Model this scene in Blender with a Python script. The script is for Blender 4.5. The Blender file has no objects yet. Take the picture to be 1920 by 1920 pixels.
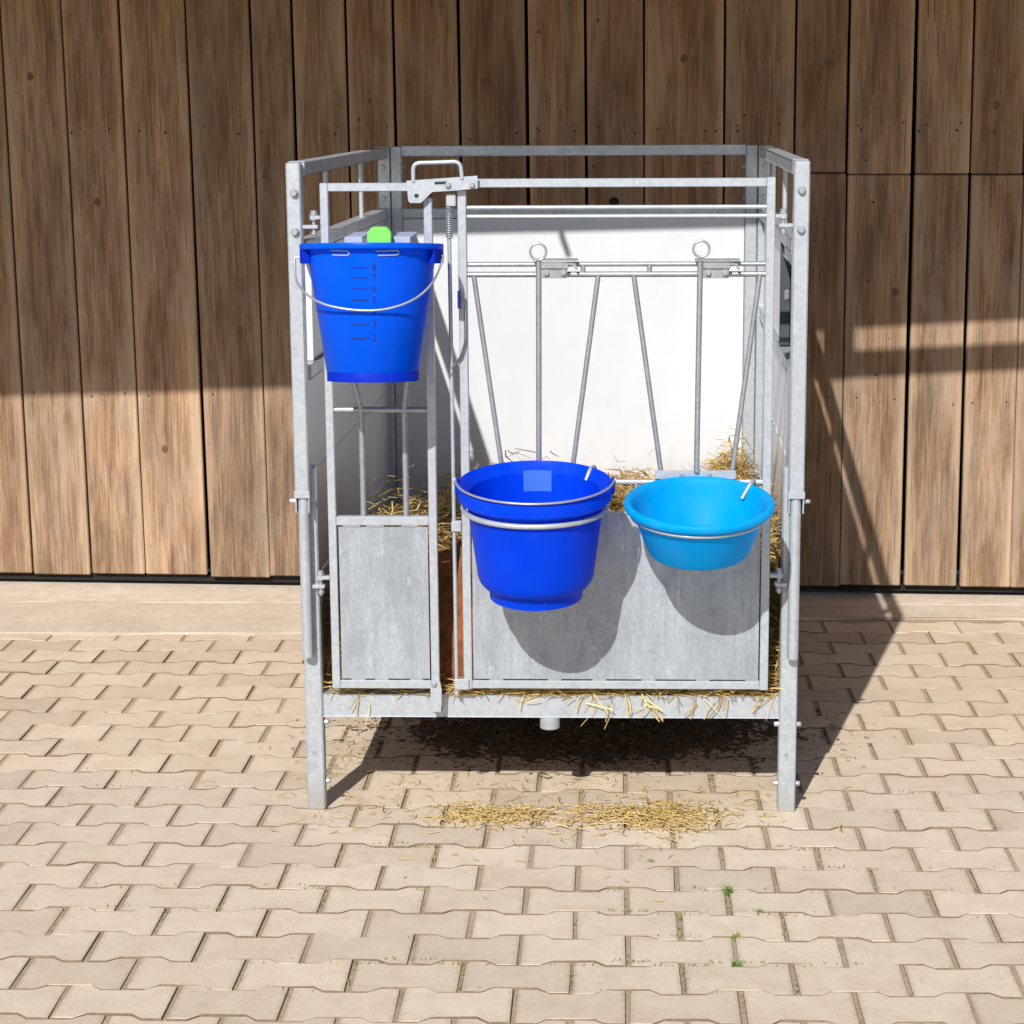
import bpy, bmesh, math, random
import numpy as np
from mathutils import Vector, Matrix

S = bpy.context.scene
COL = S.collection
random.seed(7)
RNG = np.random.default_rng(11)
R = math.radians

# ------------------------------------------------------------------ camera
CX, CY, CZ = .1423, -4.1606, 1.5151
YAW, PIT, ROL, FPX = -.0319, .1894, -.0049, 3798.2
PPX, PPY = 1038., 920.
c, s = math.cos(YAW), math.sin(YAW)
cp, sp = math.cos(PIT), math.sin(PIT)
cr, sr = math.cos(ROL), math.sin(ROL)
R0 = Vector((c, -s, 0)); U0 = Vector((s*sp, c*sp, cp)); CF = Vector((s*cp, c*cp, -sp))
CR = R0*cr + U0*sr
CU = -R0*sr + U0*cr
cam_d = bpy.data.cameras.new('camera')
cam = bpy.data.objects.new('camera', cam_d)
COL.objects.link(cam)
M = Matrix((CR, CU, -CF)).transposed().to_4x4()
M.translation = Vector((CX, CY, CZ))
cam.matrix_world = M
cam_d.sensor_width = 36.
cam_d.lens = 36.*FPX/1920.
cam_d.shift_x = (960.-PPX)/1920.
cam_d.shift_y = (PPY-960.)/1920.
cam_d.clip_start = .05
cam_d.clip_end = 500.
S.camera = cam

# ------------------------------------------------------------------ light
SUN_EL, SUN_AZ = R(37.6), R(15.)
LDIR = Vector((math.sin(SUN_AZ)*math.cos(SUN_EL), math.cos(SUN_AZ)*math.cos(SUN_EL), -math.sin(SUN_EL)))
wd = bpy.data.worlds.new('World'); S.world = wd
wd.use_nodes = True
nt = wd.node_tree
sky = nt.nodes.new('ShaderNodeTexSky')
sky.sky_type = 'NISHITA'; sky.sun_disc = False
sky.sun_elevation = SUN_EL; sky.sun_rotation = math.pi + SUN_AZ
sky.air_density = 1.0; sky.dust_density = .6; sky.ozone_density = 1.0
bg = nt.nodes['Background']
nt.links.new(sky.outputs[0], bg.inputs[0])
bg.inputs[1].default_value = .09
sd = bpy.data.lights.new('sun', 'SUN')
sd.energy = 5.0; sd.angle = R(.53); sd.color = (1., .965, .91)
sun = bpy.data.objects.new('sun', sd); COL.objects.link(sun)
sun.rotation_euler = LDIR.to_track_quat('-Z', 'Y').to_euler()
sun.location = (-1.5, -5, 6)
S.view_settings.view_transform = 'Standard'
S.view_settings.look = 'None'
S.view_settings.exposure = .05
S.view_settings.gamma = 1
S.view_settings.use_curve_mapping = False

# ------------------------------------------------------------------ helpers
def at(px, py, Y=None, Z=None, X=None):
    """world point seen at photo pixel (px, py) on one plane (used to measure the photograph)"""
    d = CF + CR*((px-PPX)/FPX) - CU*((py-PPY)/FPX)
    o = Vector((CX, CY, CZ))
    t = (Y-o.y)/d.y if Y is not None else ((Z-o.z)/d.z if Z is not None else (X-o.x)/d.x)
    return o + d*t

ORG = {}
def tag(o, label=None, cat=None, group=None, kind=None):
    if label: o['label'] = label
    if cat: o['category'] = cat
    if group: o['group'] = group
    if kind: o['kind'] = kind
    return o

def thing(name, loc, label, cat, group=None):
    o = bpy.data.objects.new(name, None); COL.objects.link(o)
    o.empty_display_size = .1
    o.location = loc
    ORG[o.name] = Vector(loc)
    return tag(o, label, cat, group)

def finish(name, me, mat, parent=None, smooth=False, centre=True, angle=None):
    n = len(me.vertices)
    co = np.empty(n*3, np.float32); me.vertices.foreach_get('co', co)
    co = co.reshape(-1, 3)
    ctr = Vector(((co.min(0)+co.max(0))/2).tolist()) if centre else Vector((0, 0, 0))
    co = co - np.array(ctr, np.float32)
    me.vertices.foreach_set('co', co.ravel())
    if mat: me.materials.append(mat)
    if smooth:
        me.polygons.foreach_set('use_smooth', [True]*len(me.polygons))
        if angle is not None:
            me.set_sharp_from_angle(angle=R(angle))
    me.update()
    o = bpy.data.objects.new(name, me); COL.objects.link(o)
    ORG[o.name] = ctr
    if parent:
        o.parent = parent
        o.location = ctr - ORG[parent.name]
    else:
        o.location = ctr
    return o

def obj(name, bm, mat, parent=None, smooth=False, angle=35):
    me = bpy.data.meshes.new(name)
    bm.to_mesh(me); bm.free()
    return finish(name, me, mat, parent, smooth, True, angle)

def box(bm, x0, x1, y0, y1, z0, z1, bev=.0015):
    r = bmesh.ops.create_cube(bm, size=1)
    vs = r['verts']
    for v in vs:
        v.co = ((x0+x1)/2+v.co.x*(x1-x0), (y0+y1)/2+v.co.y*(y1-y0), (z0+z1)/2+v.co.z*(z1-z0))
    if bev:
        es = list({e for v in vs for e in v.link_edges})
        bmesh.ops.bevel(bm, geom=es, offset=bev, segments=1, affect='EDGES', profile=.5)

def beam(bm, a, b, w, h, bev=.0015, up=(0, 0, 1)):
    """rectangular bar from a to b, w wide (sideways), h tall (along up)"""
    a, b = Vector(a), Vector(b)
    d = (b-a); L = d.length; d.normalize()
    side = d.cross(Vector(up)).normalized(); u = side.cross(d).normalized()
    r = bmesh.ops.create_cube(bm, size=1)
    m = (a+b)/2
    vs = r['verts']
    for v in vs:
        v.co = m + d*(v.co.x*L) + side*(v.co.y*w) + u*(v.co.z*h)
    if bev:
        es = list({e for v in vs for e in v.link_edges})
        bmesh.ops.bevel(bm, geom=es, offset=bev, segments=1, affect='EDGES', profile=.5)

def tube(bm, pts, r, n=10, closed=False, cap=True):
    pts = [Vector(p) for p in pts]
    N = len(pts); rings = []
    prev = None
    for i, p in enumerate(pts):
        if closed:
            t = (pts[(i+1) % N]-pts[i-1]).normalized()
        else:
            t = (pts[min(i+1, N-1)]-pts[max(i-1, 0)]).normalized()
        if prev is None:
            ref = Vector((0, 0, 1)) if abs(t.z) < .9 else Vector((0, 1, 0))
            u = t.cross(ref).normalized()
        else:
            u = (prev - t*prev.dot(t)).normalized()
        prev = u
        v = t.cross(u)
        rr = r[i] if isinstance(r, (list, tuple)) else r
        rings.append([bm.verts.new(p+u*(rr*math.cos(2*math.pi*k/n))+v*(rr*math.sin(2*math.pi*k/n))) for k in range(n)])
    for i in range(N if closed else N-1):
        A, B = rings[i], rings[(i+1) % N]
        for k in range(n):
            bm.faces.new((A[k], A[(k+1) % n], B[(k+1) % n], B[k]))
    if cap and not closed:
        bm.faces.new(list(reversed(rings[0]))); bm.faces.new(rings[-1])

def bend(pts, rad=.012, seg=4):
    """round the corners of a polyline"""
    pts = [Vector(p) for p in pts]; out = [pts[0]]
    for i in range(1, len(pts)-1):
        a, b, d = pts[i-1], pts[i], pts[i+1]
        ra = min(rad, (a-b).length*.45); rb = min(rad, (d-b).length*.45)
        p0 = b+(a-b).normalized()*ra; p1 = b+(d-b).normalized()*rb
        for k in range(seg+1):
            t = k/seg
            out.append(p0*(1-t)**2+b*(2*t*(1-t))+p1*t*t)
    out.append(pts[-1])
    return out

def prism(bm, outline, y0, y1):
    """outline in (x, z), front at y0, back at y1"""
    f = [bm.verts.new((x, y0, z)) for x, z in outline]
    b = [bm.verts.new((x, y1, z)) for x, z in outline]
    n = len(f)
    bm.faces.new(f); bm.faces.new(list(reversed(b)))
    for i in range(n):
        bm.faces.new((f[i], b[i], b[(i+1) % n], f[(i+1) % n]))
    bmesh.ops.recalc_face_normals(bm, faces=bm.faces[:])

def hexbolt(bm, p, axis, r=.008, h=.007, n=6):
    p = Vector(p); a = Vector(axis).normalized()
    tube(bm, [p, p+a*.002], r*1.25, 14)
    tube(bm, [p+a*.002, p+a*(h*.8+.002), p+a*(h+.002)], [r, r, r*.8], n)

def lathe(bm, prof, n=64, centre=(0, 0, 0), rot=None):
    rings = []
    c = Vector(centre)
    for (r, z) in prof:
        ring = []
        for k in range(n):
            a = 2*math.pi*k/n
            p = Vector((r*math.cos(a), r*math.sin(a), z))
            if rot: p = rot @ p
            ring.append(bm.verts.new(p+c))
        rings.append(ring)
    for A, B in zip(rings, rings[1:]):
        for k in range(n):
            bm.faces.new((A[k], A[(k+1) % n], B[(k+1) % n], B[k]))
    return rings

# ------------------------------------------------------------------ materials
class NT:
    def __init__(self, name):
        self.m = bpy.data.materials.new(name); self.m.use_nodes = True
        self.t = self.m.node_tree
        self.b = self.t.nodes['Principled BSDF']
        self.out = self.t.nodes['Material Output']
    def n(self, typ, **kw):
        x = self.t.nodes.new(typ)
        for k, v in kw.items(): setattr(x, k, v)
        return x
    def l(self, a, b): self.t.links.new(a, b)
    def coord(self, kind='Object', scale=(1, 1, 1), rand=False):
        tc = self.n('ShaderNodeTexCoord'); mp = self.n('ShaderNodeMapping')
        mp.inputs['Scale'].default_value = scale
        self.l(tc.outputs[kind], mp.inputs['Vector'])
        if rand:
            oi = self.n('ShaderNodeObjectInfo')
            mu = self.n('ShaderNodeVectorMath', operation='SCALE')
            mu.inputs[0].default_value = (37., 53., 71.)
            self.l(oi.outputs['Random'], mu.inputs['Scale'])
            self.l(mu.outputs[0], mp.inputs['Location'])
        return mp.outputs[0]
    def noise(self, vec, scale, detail=4, rough=.55, dist=0):
        x = self.n('ShaderNodeTexNoise')
        x.inputs['Scale'].default_value = scale; x.inputs['Detail'].default_value = detail
        x.inputs['Roughness'].default_value = rough; x.inputs['Distortion'].default_value = dist
        self.l(vec, x.inputs['Vector'])
        return x.outputs['Fac']
    def ramp(self, fac, stops):
        x = self.n('ShaderNodeValToRGB')
        e = x.color_ramp.elements
        while len(e) < len(stops): e.new(.5)
        for el, (p, col) in zip(e, stops):
            el.position = p; el.color = (*col, 1) if len(col) == 3 else col
        self.l(fac, x.inputs[0])
        return x.outputs[0]
    def mix(self, fac, a, b, blend='MIX'):
        x = self.n('ShaderNodeMix', data_type='RGBA', blend_type=blend)
        for i, v in ((0, fac), (6, a), (7, b)):
            if hasattr(v, 'links') or isinstance(v, bpy.types.NodeSocket): self.l(v, x.inputs[i])
            elif isinstance(v, (int, float)): x.inputs[i].default_value = v
            else: x.inputs[i].default_value = (*v, 1)
        return x.outputs[2]
    def math(self, op, a, b=None):
        x = self.n('ShaderNodeMath', operation=op)
        for i, v in ((0, a), (1, b)):
            if v is None: continue
            if isinstance(v, (int, float)): x.inputs[i].default_value = v
            else: self.l(v, x.inputs[i])
        return x.outputs[0]
    def bump(self, h, strength=.3, dist=.002):
        x = self.n('ShaderNodeBump')
        x.inputs['Strength'].default_value = strength; x.inputs['Distance'].default_value = dist
        self.l(h, x.inputs['Height'])
        self.l(x.outputs[0], self.b.inputs['Normal'])
    def set(self, **kw):
        for k, v in kw.items():
            k = k.replace('_', ' ')
            if isinstance(v, bpy.types.NodeSocket): self.l(v, self.b.inputs[k])
            elif isinstance(v, tuple) and len(v) == 3: self.b.inputs[k].default_value = (*v, 1)
            else: self.b.inputs[k].default_value = v
        return self

def m_galv(name, lo, hi, streak=False, metal=.45, rough=.42, feet=False):
    m = NT(name)
    v = m.coord('Object', (1, 1, 1), rand=True)
    n1 = m.noise(v, 26, 6, .7)
    vo = m.n('ShaderNodeTexVoronoi'); vo.inputs['Scale'].default_value = 120; m.l(v, vo.inputs['Vector'])
    f = m.math('ADD', m.math('MULTIPLY', n1, .75), m.math('MULTIPLY', vo.outputs['Color'], .25))
    col = m.ramp(f, [(.25, lo), (.5, tuple((a+b)/2 for a, b in zip(lo, hi))), (.72, hi)])
    if streak:
        col = m.mix(.45, col, tuple((a+b)/2 for a, b in zip(lo, hi)))
        v2 = m.coord('Object', (34, 34, 2.2), rand=True)
        n2 = m.noise(v2, 2.2, 5, .65)
        v3 = m.coord('Object', (5, 5, 3), rand=True)
        n3 = m.noise(v3, 1.4, 3, .6)
        dk = m.ramp(m.math('MULTIPLY', n2, n3), [(.16, (1, 1, 1)), (.34, (0, 0, 0))])
        col = m.mix(m.math('MULTIPLY', dk, .42), col, tuple(x*.55 for x in lo))
        n6 = m.noise(m.coord('Object', (7, 7, 2.2), rand=True), 1.6, 5, .7)
        col = m.mix(m.math('MULTIPLY', m.ramp(n6, [(.50, (0, 0, 0)), (.66, (1, 1, 1))]), .6), col, tuple(x*.70 for x in lo))
        n5 = m.noise(m.coord('Object', (1, 1, .5), rand=True), 230, 3, .75)
        col = m.mix(.2, col, m.ramp(n5, [(.35, tuple(x*.72 for x in lo)), (.6, tuple(min(1, x*1.08) for x in hi))]))
        n4 = m.noise(m.coord('Object', (1, 1, .35), rand=True), 60, 3, .6, 1.5)
        sc = m.ramp(n4, [(.62, (0, 0, 0)), (.7, (1, 1, 1))])
        col = m.mix(m.math('MULTIPLY', sc, .35), col, (.72, .74, .76))
    if feet:
        g = m.n('ShaderNodeNewGeometry'); sz = m.n('ShaderNodeSeparateXYZ'); m.l(g.outputs['Position'], sz.inputs[0])
        d = m.math('SUBTRACT', m.math('MULTIPLY', n1, .16), sz.outputs[2])
        col = m.mix(m.math('MULTIPLY', m.ramp(d, [(.0, (0, 0, 0)), (.09, (1, 1, 1))]), .55), col, (.34, .29, .22))
    m.set(Base_Color=col, Metallic=metal, Roughness=m.ramp(n1, [(.3, (rough+.14,)*3), (.7, (rough-.06,)*3)]))
    m.bump(n1, .12, .0015)
    return m.m

GALV = m_galv('galvanised_steel', (.38, .42, .47), (.57, .605, .645))
GALV_SHEET = m_galv('galvanised_sheet', (.32, .355, .40), (.53, .57, .62), streak=True, metal=.4, rough=.45)
GALV_DARK = m_galv('galvanised_rod', (.30, .31, .33), (.50, .51, .53), metal=.6, rough=.38)
ZINC = m_galv('zinc_bolt', (.36, .38, .41), (.54, .565, .60), metal=.6, rough=.34)

def m_pvc():
    m = NT('white_pvc')
    n = m.noise(m.coord('Object', (1, 1, .5)), 5, 5, .6)
    col = m.ramp(n, [(.3, (.61, .63, .665)), (.65, (.655, .675, .71))])
    m.set(Base_Color=col, Roughness=.32)
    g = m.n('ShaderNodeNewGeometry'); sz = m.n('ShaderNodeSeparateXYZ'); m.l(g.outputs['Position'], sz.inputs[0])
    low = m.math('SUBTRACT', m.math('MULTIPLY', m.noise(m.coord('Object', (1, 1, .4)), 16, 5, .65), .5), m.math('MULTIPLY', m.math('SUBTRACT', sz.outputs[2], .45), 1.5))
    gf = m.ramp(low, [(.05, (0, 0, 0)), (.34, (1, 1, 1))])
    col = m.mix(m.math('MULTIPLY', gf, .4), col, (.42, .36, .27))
    sp = m.ramp(m.noise(m.coord('Object', (1, 1, .6)), 75, 3, .6), [(.70, (0, 0, 0)), (.76, (1, 1, 1))])
    col = m.mix(m.math('MULTIPLY', sp, .25), col, (.40, .37, .32))
    m.set(Base_Color=col)
    m.bump(m.noise(m.coord('Object', (3, 3, 30)), 8, 2), .05, .001)
    return m.m
PVC = m_pvc()
GALV_LEG = m_galv('galvanised_leg', (.37, .41, .455), (.57, .605, .645), feet=True)

def m_wood():
    m = NT('weathered_wood')
    tc = m.n('ShaderNodeTexCoord')
    oi = m.n('ShaderNodeObjectInfo')
    v = m.coord('Object', (1, 1, .07), rand=True)
    grain = m.noise(v, 42, 8, .68, .6)
    fine = m.noise(m.coord('Object', (1, 1, .04), rand=True), 190, 3, .6)
    blot = m.noise(m.coord('Object', (1, 1, .22), rand=True), 10, 5, .65)
    spk = m.noise(m.coord('Object', (1, 1, .6), rand=True), 70, 3, .7)
    f = m.math('ADD', m.math('ADD', m.math('MULTIPLY', grain, .36), m.math('MULTIPLY', blot, .34)), m.math('MULTIPLY', fine, .3))
    col = m.ramp(f, [(.34, (.10, .062, .039)), (.46, (.22, .140, .087)), (.55, (.35, .235, .150)), (.68, (.50, .36, .24))])
    # greyer worn edges along each plank
    sx = m.n('ShaderNodeSeparateXYZ'); m.l(tc.outputs['Generated'], sx.inputs[0])
    e = m.math('ABSOLUTE', m.math('SUBTRACT', sx.outputs[0], .5))
    e = m.math('ADD', e, m.math('MULTIPLY', m.math('SUBTRACT', blot, .5), .16))
    ef = m.ramp(e, [(.30, (0, 0, 0)), (.47, (1, 1, 1))])
    col = m.mix(m.math('MULTIPLY', ef, .6), col, (.53, .395, .275))
    crk = m.noise(m.coord('Object', (1, 1, .018), rand=True), 230, 2, .5)
    col = m.mix(m.math('MULTIPLY', m.ramp(crk, [(.29, (1, 1, 1)), (.36, (0, 0, 0))]), .7), col, (.06, .04, .028))
    wst = m.ramp(m.noise(m.coord('Object', (1, 1, .13), rand=True), 15, 5, .7), [(.50, (0, 0, 0)), (.66, (1, 1, 1))])
    col = m.mix(m.math('MULTIPLY', wst, .5), col, (.115, .082, .058))
    gst = m.ramp(m.noise(m.coord('Object', (1, 1, .3), rand=True), 7, 5, .7, .8), [(.48, (0, 0, 0)), (.66, (1, 1, 1))])
    col = m.mix(m.math('MULTIPLY', gst, .35), col, (.40, .345, .285))
    dk = m.ramp(spk, [(.27, (1, 1, 1)), (.36, (0, 0, 0))])
    col = m.mix(m.math('MULTIPLY', dk, .5), col, (.10, .062, .035))
    tint = m.ramp(oi.outputs['Random'], [(0, (.72, .69, .66)), (.3, (.98, .93, .88)), (.6, (1.12, 1.08, 1.04)), (.8, (.92, .92, .93)), (1, (.80, .80, .82))])
    col = m.mix(1., col, tint, 'MULTIPLY')
    m.set(Base_Color=col, Roughness=.8, Specular_IOR_Level=.25)
    m.bump(m.math('ADD', grain, m.math('MULTIPLY', fine, .5)), .55, .004)
    return m.m
WOOD = m_wood()

def m_simple(name, col, rough=.6, noise_amt=.15, scale=20, metal=0., bump=0.):
    m = NT(name)
    n = m.noise(m.coord('Object', rand=True), scale, 4, .6)
    cc = m.ramp(n, [(.3, tuple(x*(1-noise_amt) for x in col)), (.7, tuple(min(1, x*(1+noise_amt)) for x in col))])
    m.set(Base_Color=cc, Roughness=rough, Metallic=metal)
    if bump: m.bump(n, bump, .003)
    return m.m
DARK = m_simple('dark_backing', (.012, .010, .009), .9)
KNOT = m_simple('knot_wood', (.13, .075, .04), .75, .4, 120, bump=.4)
KNOTHOLE = m_simple('knot_hole', (.012, .009, .007), .95)
NAIL = m_simple('old_nail', (.05, .042, .036), .7, metal=.3)
ROOFM = m_simple('roof_tile_red', (.30, .12, .07), .8, .3, 15)
SHADE_FASCIA = m_simple('shade_fascia_paint', (.30, .22, .15), .7)

def m_paver(name='concrete_paver', island=False):
    m = NT(name)
    oi = m.n('ShaderNodeNewGeometry' if island else 'ShaderNodeObjectInfo')
    v = m.coord('Object', rand=True)
    n1 = m.noise(v, 14, 5, .6); n2 = m.noise(v, 260, 3, .7); n3 = m.noise(v, 70, 4, .6)
    col = m.ramp(n1, [(.28, (.57, .47, .365)), (.5, (.65, .55, .44)), (.72, (.70, .605, .495))])
    col = m.mix(.30, col, m.ramp(n2, [(.3, (.36, .29, .215)), (.55, (.61, .52, .41)), (.75, (.76, .685, .59))]))
    st = m.ramp(n3, [(.24, (1, 1, 1)), (.34, (0, 0, 0))])
    col = m.mix(m.math('MULTIPLY', st, .35), col, (.36, .28, .205))
    # dirt worked in from the joints
    sx = m.n('ShaderNodeSeparateXYZ'); tc2 = m.n('ShaderNodeTexCoord'); m.l(tc2.outputs['Object'], sx.inputs[0])
    ex = m.math('MULTIPLY', m.math('ABSOLUTE', sx.outputs[0]), 0. if island else 1/.0936)
    ed = m.math('ADD', ex, m.math('MULTIPLY', m.math('SUBTRACT', n3, .5), .22))
    ef = m.ramp(ed, [(.90, (0, 0, 0)), (1., (1, 1, 1))])
    col = m.mix(m.math('MULTIPLY', ef, .45), col, (.37, .285, .20))
    big = m.noise(m.coord('Object', rand=True), 22, 3, .5)
    col = m.mix(m.math('MULTIPLY', m.ramp(big, [(.60, (0, 0, 0)), (.74, (1, 1, 1))]), .22), col, (.42, .335, .25))
    tint = m.ramp(oi.outputs['Random Per Island' if island else 'Random'], [(0, (.87, .85, .82)), (.3, (.98, .955, .92)), (.7, (1, .99, .97)), (1, (1.05, 1.03, 1.0))])
    col = m.mix(1., col, tint, 'MULTIPLY')
    m.set(Base_Color=col, Roughness=.9, Specular_IOR_Level=.2)
    m.bump(m.math('ADD', n2, n3), .35, .0025)
    return m.m
PAVER = m_paver()
PAVER_OUT = m_paver('outer_paver', True)

def m_ground(name, a, b, sc=60):
    m = NT(name)
    v = m.coord('Object')
    n1 = m.noise(v, sc, 6, .7); n2 = m.noise(v, 6, 4, .6)
    col = m.ramp(m.math('ADD', m.math('MULTIPLY', n1, .6), m.math('MULTIPLY', n2, .4)), [(.32, a), (.66, b)])
    m.set(Base_Color=col, Roughness=.95, Specular_IOR_Level=.1)
    m.bump(n1, .6, .004)
    return m.m
SAND = m_ground('joint_sand', (.26, .195, .13), (.52, .42, .31), 90)
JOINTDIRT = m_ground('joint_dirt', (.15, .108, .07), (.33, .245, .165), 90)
CONCRETE = m_ground('concrete_apron', (.54, .45, .36), (.70, .61, .51), 24)
ROUGHSTONE = m_ground('rough_stone', (.48, .40, .315), (.68, .59, .485), 40)

def m_straw(name, stops, rough=.55):
    m = NT(name)
    a = m.n('ShaderNodeAttribute'); a.attribute_name = 'tint'
    col = m.ramp(a.outputs['Fac'], stops)
    m.set(Base_Color=col, Roughness=rough)
    return m.m
STRAW = m_straw('straw', [(0, (.20, .115, .035)), (.3, (.40, .255, .085)), (.65, (.68, .47, .15)), (1, (.86, .68, .32))])
CHAFF = m_straw('litter_and_shade', [(0, (.03, .02, .012)), (.5, (.10, .066, .036)), (.8, (.22, .14, .07)), (1, (.45, .31, .14))], .8)
LITTER_SHADE = m_ground('litter_shade_soil', (.05, .034, .022), (.17, .115, .07), 160)  # dark soil tone, for litter and for the shade under the pen
STRAWBED = m_ground('straw_bed', (.10, .058, .02), (.33, .21, .075), 70)

def m_plastic(name, col, transl, clear=0., rough=.28, tcol=None, wet=0.):
    m = NT(name)
    n = m.noise(m.coord('Object'), 9, 3, .5)
    cc = m.ramp(n, [(.3, tuple(x*.93 for x in col)), (.7, tuple(min(1, x*1.05) for x in col))])
    du = m.noise(m.coord('Object', (1, 1, .5)), 13, 6, .7)
    sc_ = m.noise(m.coord('Object', (1, 1, .25)), 90, 3, .6, 1.)
    cc = m.mix(m.math('MULTIPLY', m.ramp(du, [(.46, (0, 0, 0)), (.72, (1, 1, 1))]), .05*(1+wet)), cc, tuple(.6*x+.12 for x in col))
    cc = m.mix(m.math('MULTIPLY', m.ramp(sc_, [(.66, (0, 0, 0)), (.72, (1, 1, 1))]), .08*(1+wet*.3)), cc, tuple(.5*x+.25 for x in col))
    m.set(Base_Color=cc, Roughness=m.ramp(du, [(.3, (rough-.05,)*3), (.7, (rough+.16,)*3)]), Specular_IOR_Level=.12)
    sh = m.b.outputs[0]
    tr = m.n('ShaderNodeBsdfTranslucent'); tr.inputs[0].default_value = (*(tcol or col), 1)
    mx = m.n('ShaderNodeMixShader'); mx.inputs[0].default_value = transl
    m.l(sh, mx.inputs[1]); m.l(tr.outputs[0], mx.inputs[2]); sh = mx.outputs[0]
    if clear:
        tp = m.n('ShaderNodeBsdfTransparent'); tp.inputs[0].default_value = (*(tcol or col), 1)
        m2 = m.n('ShaderNodeMixShader'); m2.inputs[0].default_value = clear
        m.l(sh, m2.inputs[1]); m.l(tp.outputs[0], m2.inputs[2]); sh = m2.outputs[0]
    m.l(sh, m.out.inputs['Surface'])
    return m.m
BLUE = m_plastic('blue_plastic', (.0, .066, .82), .36, 0., .30, (.0, .13, 1.))
BLUE_T = m_plastic('blue_clear_plastic', (.0, .135, .95), .30, .12, .26, (.0, .26, 1.))
BLUE_BASE = m_plastic('blue_base_plastic', (.0, .022, .48), .10, 0., .55)
SKYBLUE = m_plastic('light_blue_plastic', (.0, .47, .94), .50, 0., .40, (.0, .72, 1.), 5.)
LABELB = m_simple('pale_blue_label', (.05, .16, .82), .4, .05)
PRINT = m_simple('dark_print', (.0, .012, .11), .5)
GREEN = m_plastic('lime_plastic', (.26, .80, .16), .2, 0., .4)
PALE = m_plastic('pale_hook_plastic', (.45, .52, .66), .2, 0., .4)
MILK = m_simple('milk', (.82, .82, .80), .3, .02)
RUST = m_ground('rust', (.12, .042, .018), (.38, .15, .065), 38)
GRASS = m_simple('grass_green', (.14, .24, .035), .6, .4, 90)
SHADE_GREY = m_simple('shade_grey', (.075, .085, .11), .5, .15, 30, metal=.3)  # dark grey standing in for the shade in the side window
MOSS = m_simple('joint_moss', (.20, .19, .055), .8, .5, 60)
HOLE_SHADE = m_simple('hole_shade', (.02, .025, .035), .8)  # near-black fill painted as the shade inside openings

# ------------------------------------------------------------------ ground
def sheet(name, x0, x1, y0, y1, z, mat, n=1):
    bm = bmesh.new()
    vs = [bm.verts.new(p) for p in ((x0, y0, z), (x1, y0, z), (x1, y1, z), (x0, y1, z))]
    bm.faces.new(vs)
    return tag(obj(name, bm, mat), kind='structure')

ground = sheet('ground', -60, 60, -60, 60, -.014, SAND)

# interlocking bone-shaped pavers: every one in view is a part of the pavement
PITCH, ROW, PX0, PY0 = .1955, .116, -.5222, .054
L2, H2, AMP = PITCH/2-.0042, ROW/2-.0022, .0088
def paver_mesh(seed):
    rg = random.Random(seed)
    j = lambda a=.0011: rg.uniform(-a, a)
    base = [(-L2, H2+AMP), (-.058, H2+AMP), (-.038, H2-AMP), (.038, H2-AMP), (.058, H2+AMP), (L2, H2+AMP)]
    out = [(x+j(), y+j()) for x, y in base] + [(-x+j(), -y+j()) for x, y in base]
    bm = bmesh.new()
    levels = [(1., -.006, 0), (1., -.0022, 0), (0, 0, .0030)]
    rings = []
    for sc, z, ins in ((1, -.03, 0), (1, -.0008, 0), (1, 0., .0010)):
        ring = []
        n = len(out)
        for i, (x, y) in enumerate(out):
            if ins:
                nx = -math.copysign(ins, x) if abs(x) > .07 else 0
                ny = -math.copysign(ins, y)
                ring.append(bm.verts.new((x+nx, y+ny, z+rg.uniform(-.0004, .0004))))
            else:
                ring.append(bm.verts.new((x, y, z)))
        rings.append(ring)
    for A, B in zip(rings, rings[1:]):
        n = len(A)
        for i in range(n):
            bm.faces.new((A[i], B[i], B[(i+1) % n], A[(i+1) % n]))
    t = rings[-1]
    # top in three convex pieces
    bm.faces.new((t[0], t[1], t[2], t[9], t[10], t[11]))
    bm.faces.new((t[2], t[3], t[8], t[9]))
    bm.faces.new((t[3], t[4], t[5], t[6], t[7], t[8]))
    bmesh.ops.recalc_face_normals(bm, faces=bm.faces[:])
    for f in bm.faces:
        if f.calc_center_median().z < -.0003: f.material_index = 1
    me = bpy.data.meshes.new('paver'); bm.to_mesh(me); bm.free()
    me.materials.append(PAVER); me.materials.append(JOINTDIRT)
    return me
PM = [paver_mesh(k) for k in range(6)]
bmj = bmesh.new()
vs = [bmj.verts.new(p) for p in ((-9, -6, -.0018), (9, -6, -.0018), (9, 1.79, -.0042), (-9, 1.79, -.0018))]
bmj.faces.new(vs)
pavement = tag(obj('pavement', bmj, SAND), kind='structure')
ORGP = ORG[pavement.name]
slots = []
for row in range(-15, 46):
    yc = PY0-(row+.5)*ROW
    if yc > 1.70: continue
    off = 0 if row % 2 == 1 else PITCH/2
    for k in range(-40, 41):
        xc = PX0+PITCH*(k+.5)+off
        d = Vector((xc, yc, 0))-Vector((CX, CY, CZ))
        w = d.dot(CF)
        if w < .3: vis = False
        else:
            px = PPX+FPX*d.dot(CR)/w; py = PPY-FPX*d.dot(CU)/w
            vis = -60 < px < 1980 and py < 1985
        dist = d.length
        slots.append((not vis, dist, xc, yc))
slots.sort()
near = slots[:296]
far = [q for q in slots[296:] if abs(q[2]) < 5.2 and q[3] > -3.2]
for i, (_, _, x, y) in enumerate(near):
    o = bpy.data.objects.new('paver', PM[random.randrange(6)])
    COL.objects.link(o); o.parent = pavement
    o.location = Vector((x+random.uniform(-.0012, .0012), y+random.uniform(-.001, .001), random.uniform(-.0012, .0016)))-ORGP
    o.rotation_euler = (random.gauss(0, .007), random.gauss(0, .006), random.gauss(0, .005)+(math.pi if random.random() < .5 else 0))
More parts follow.
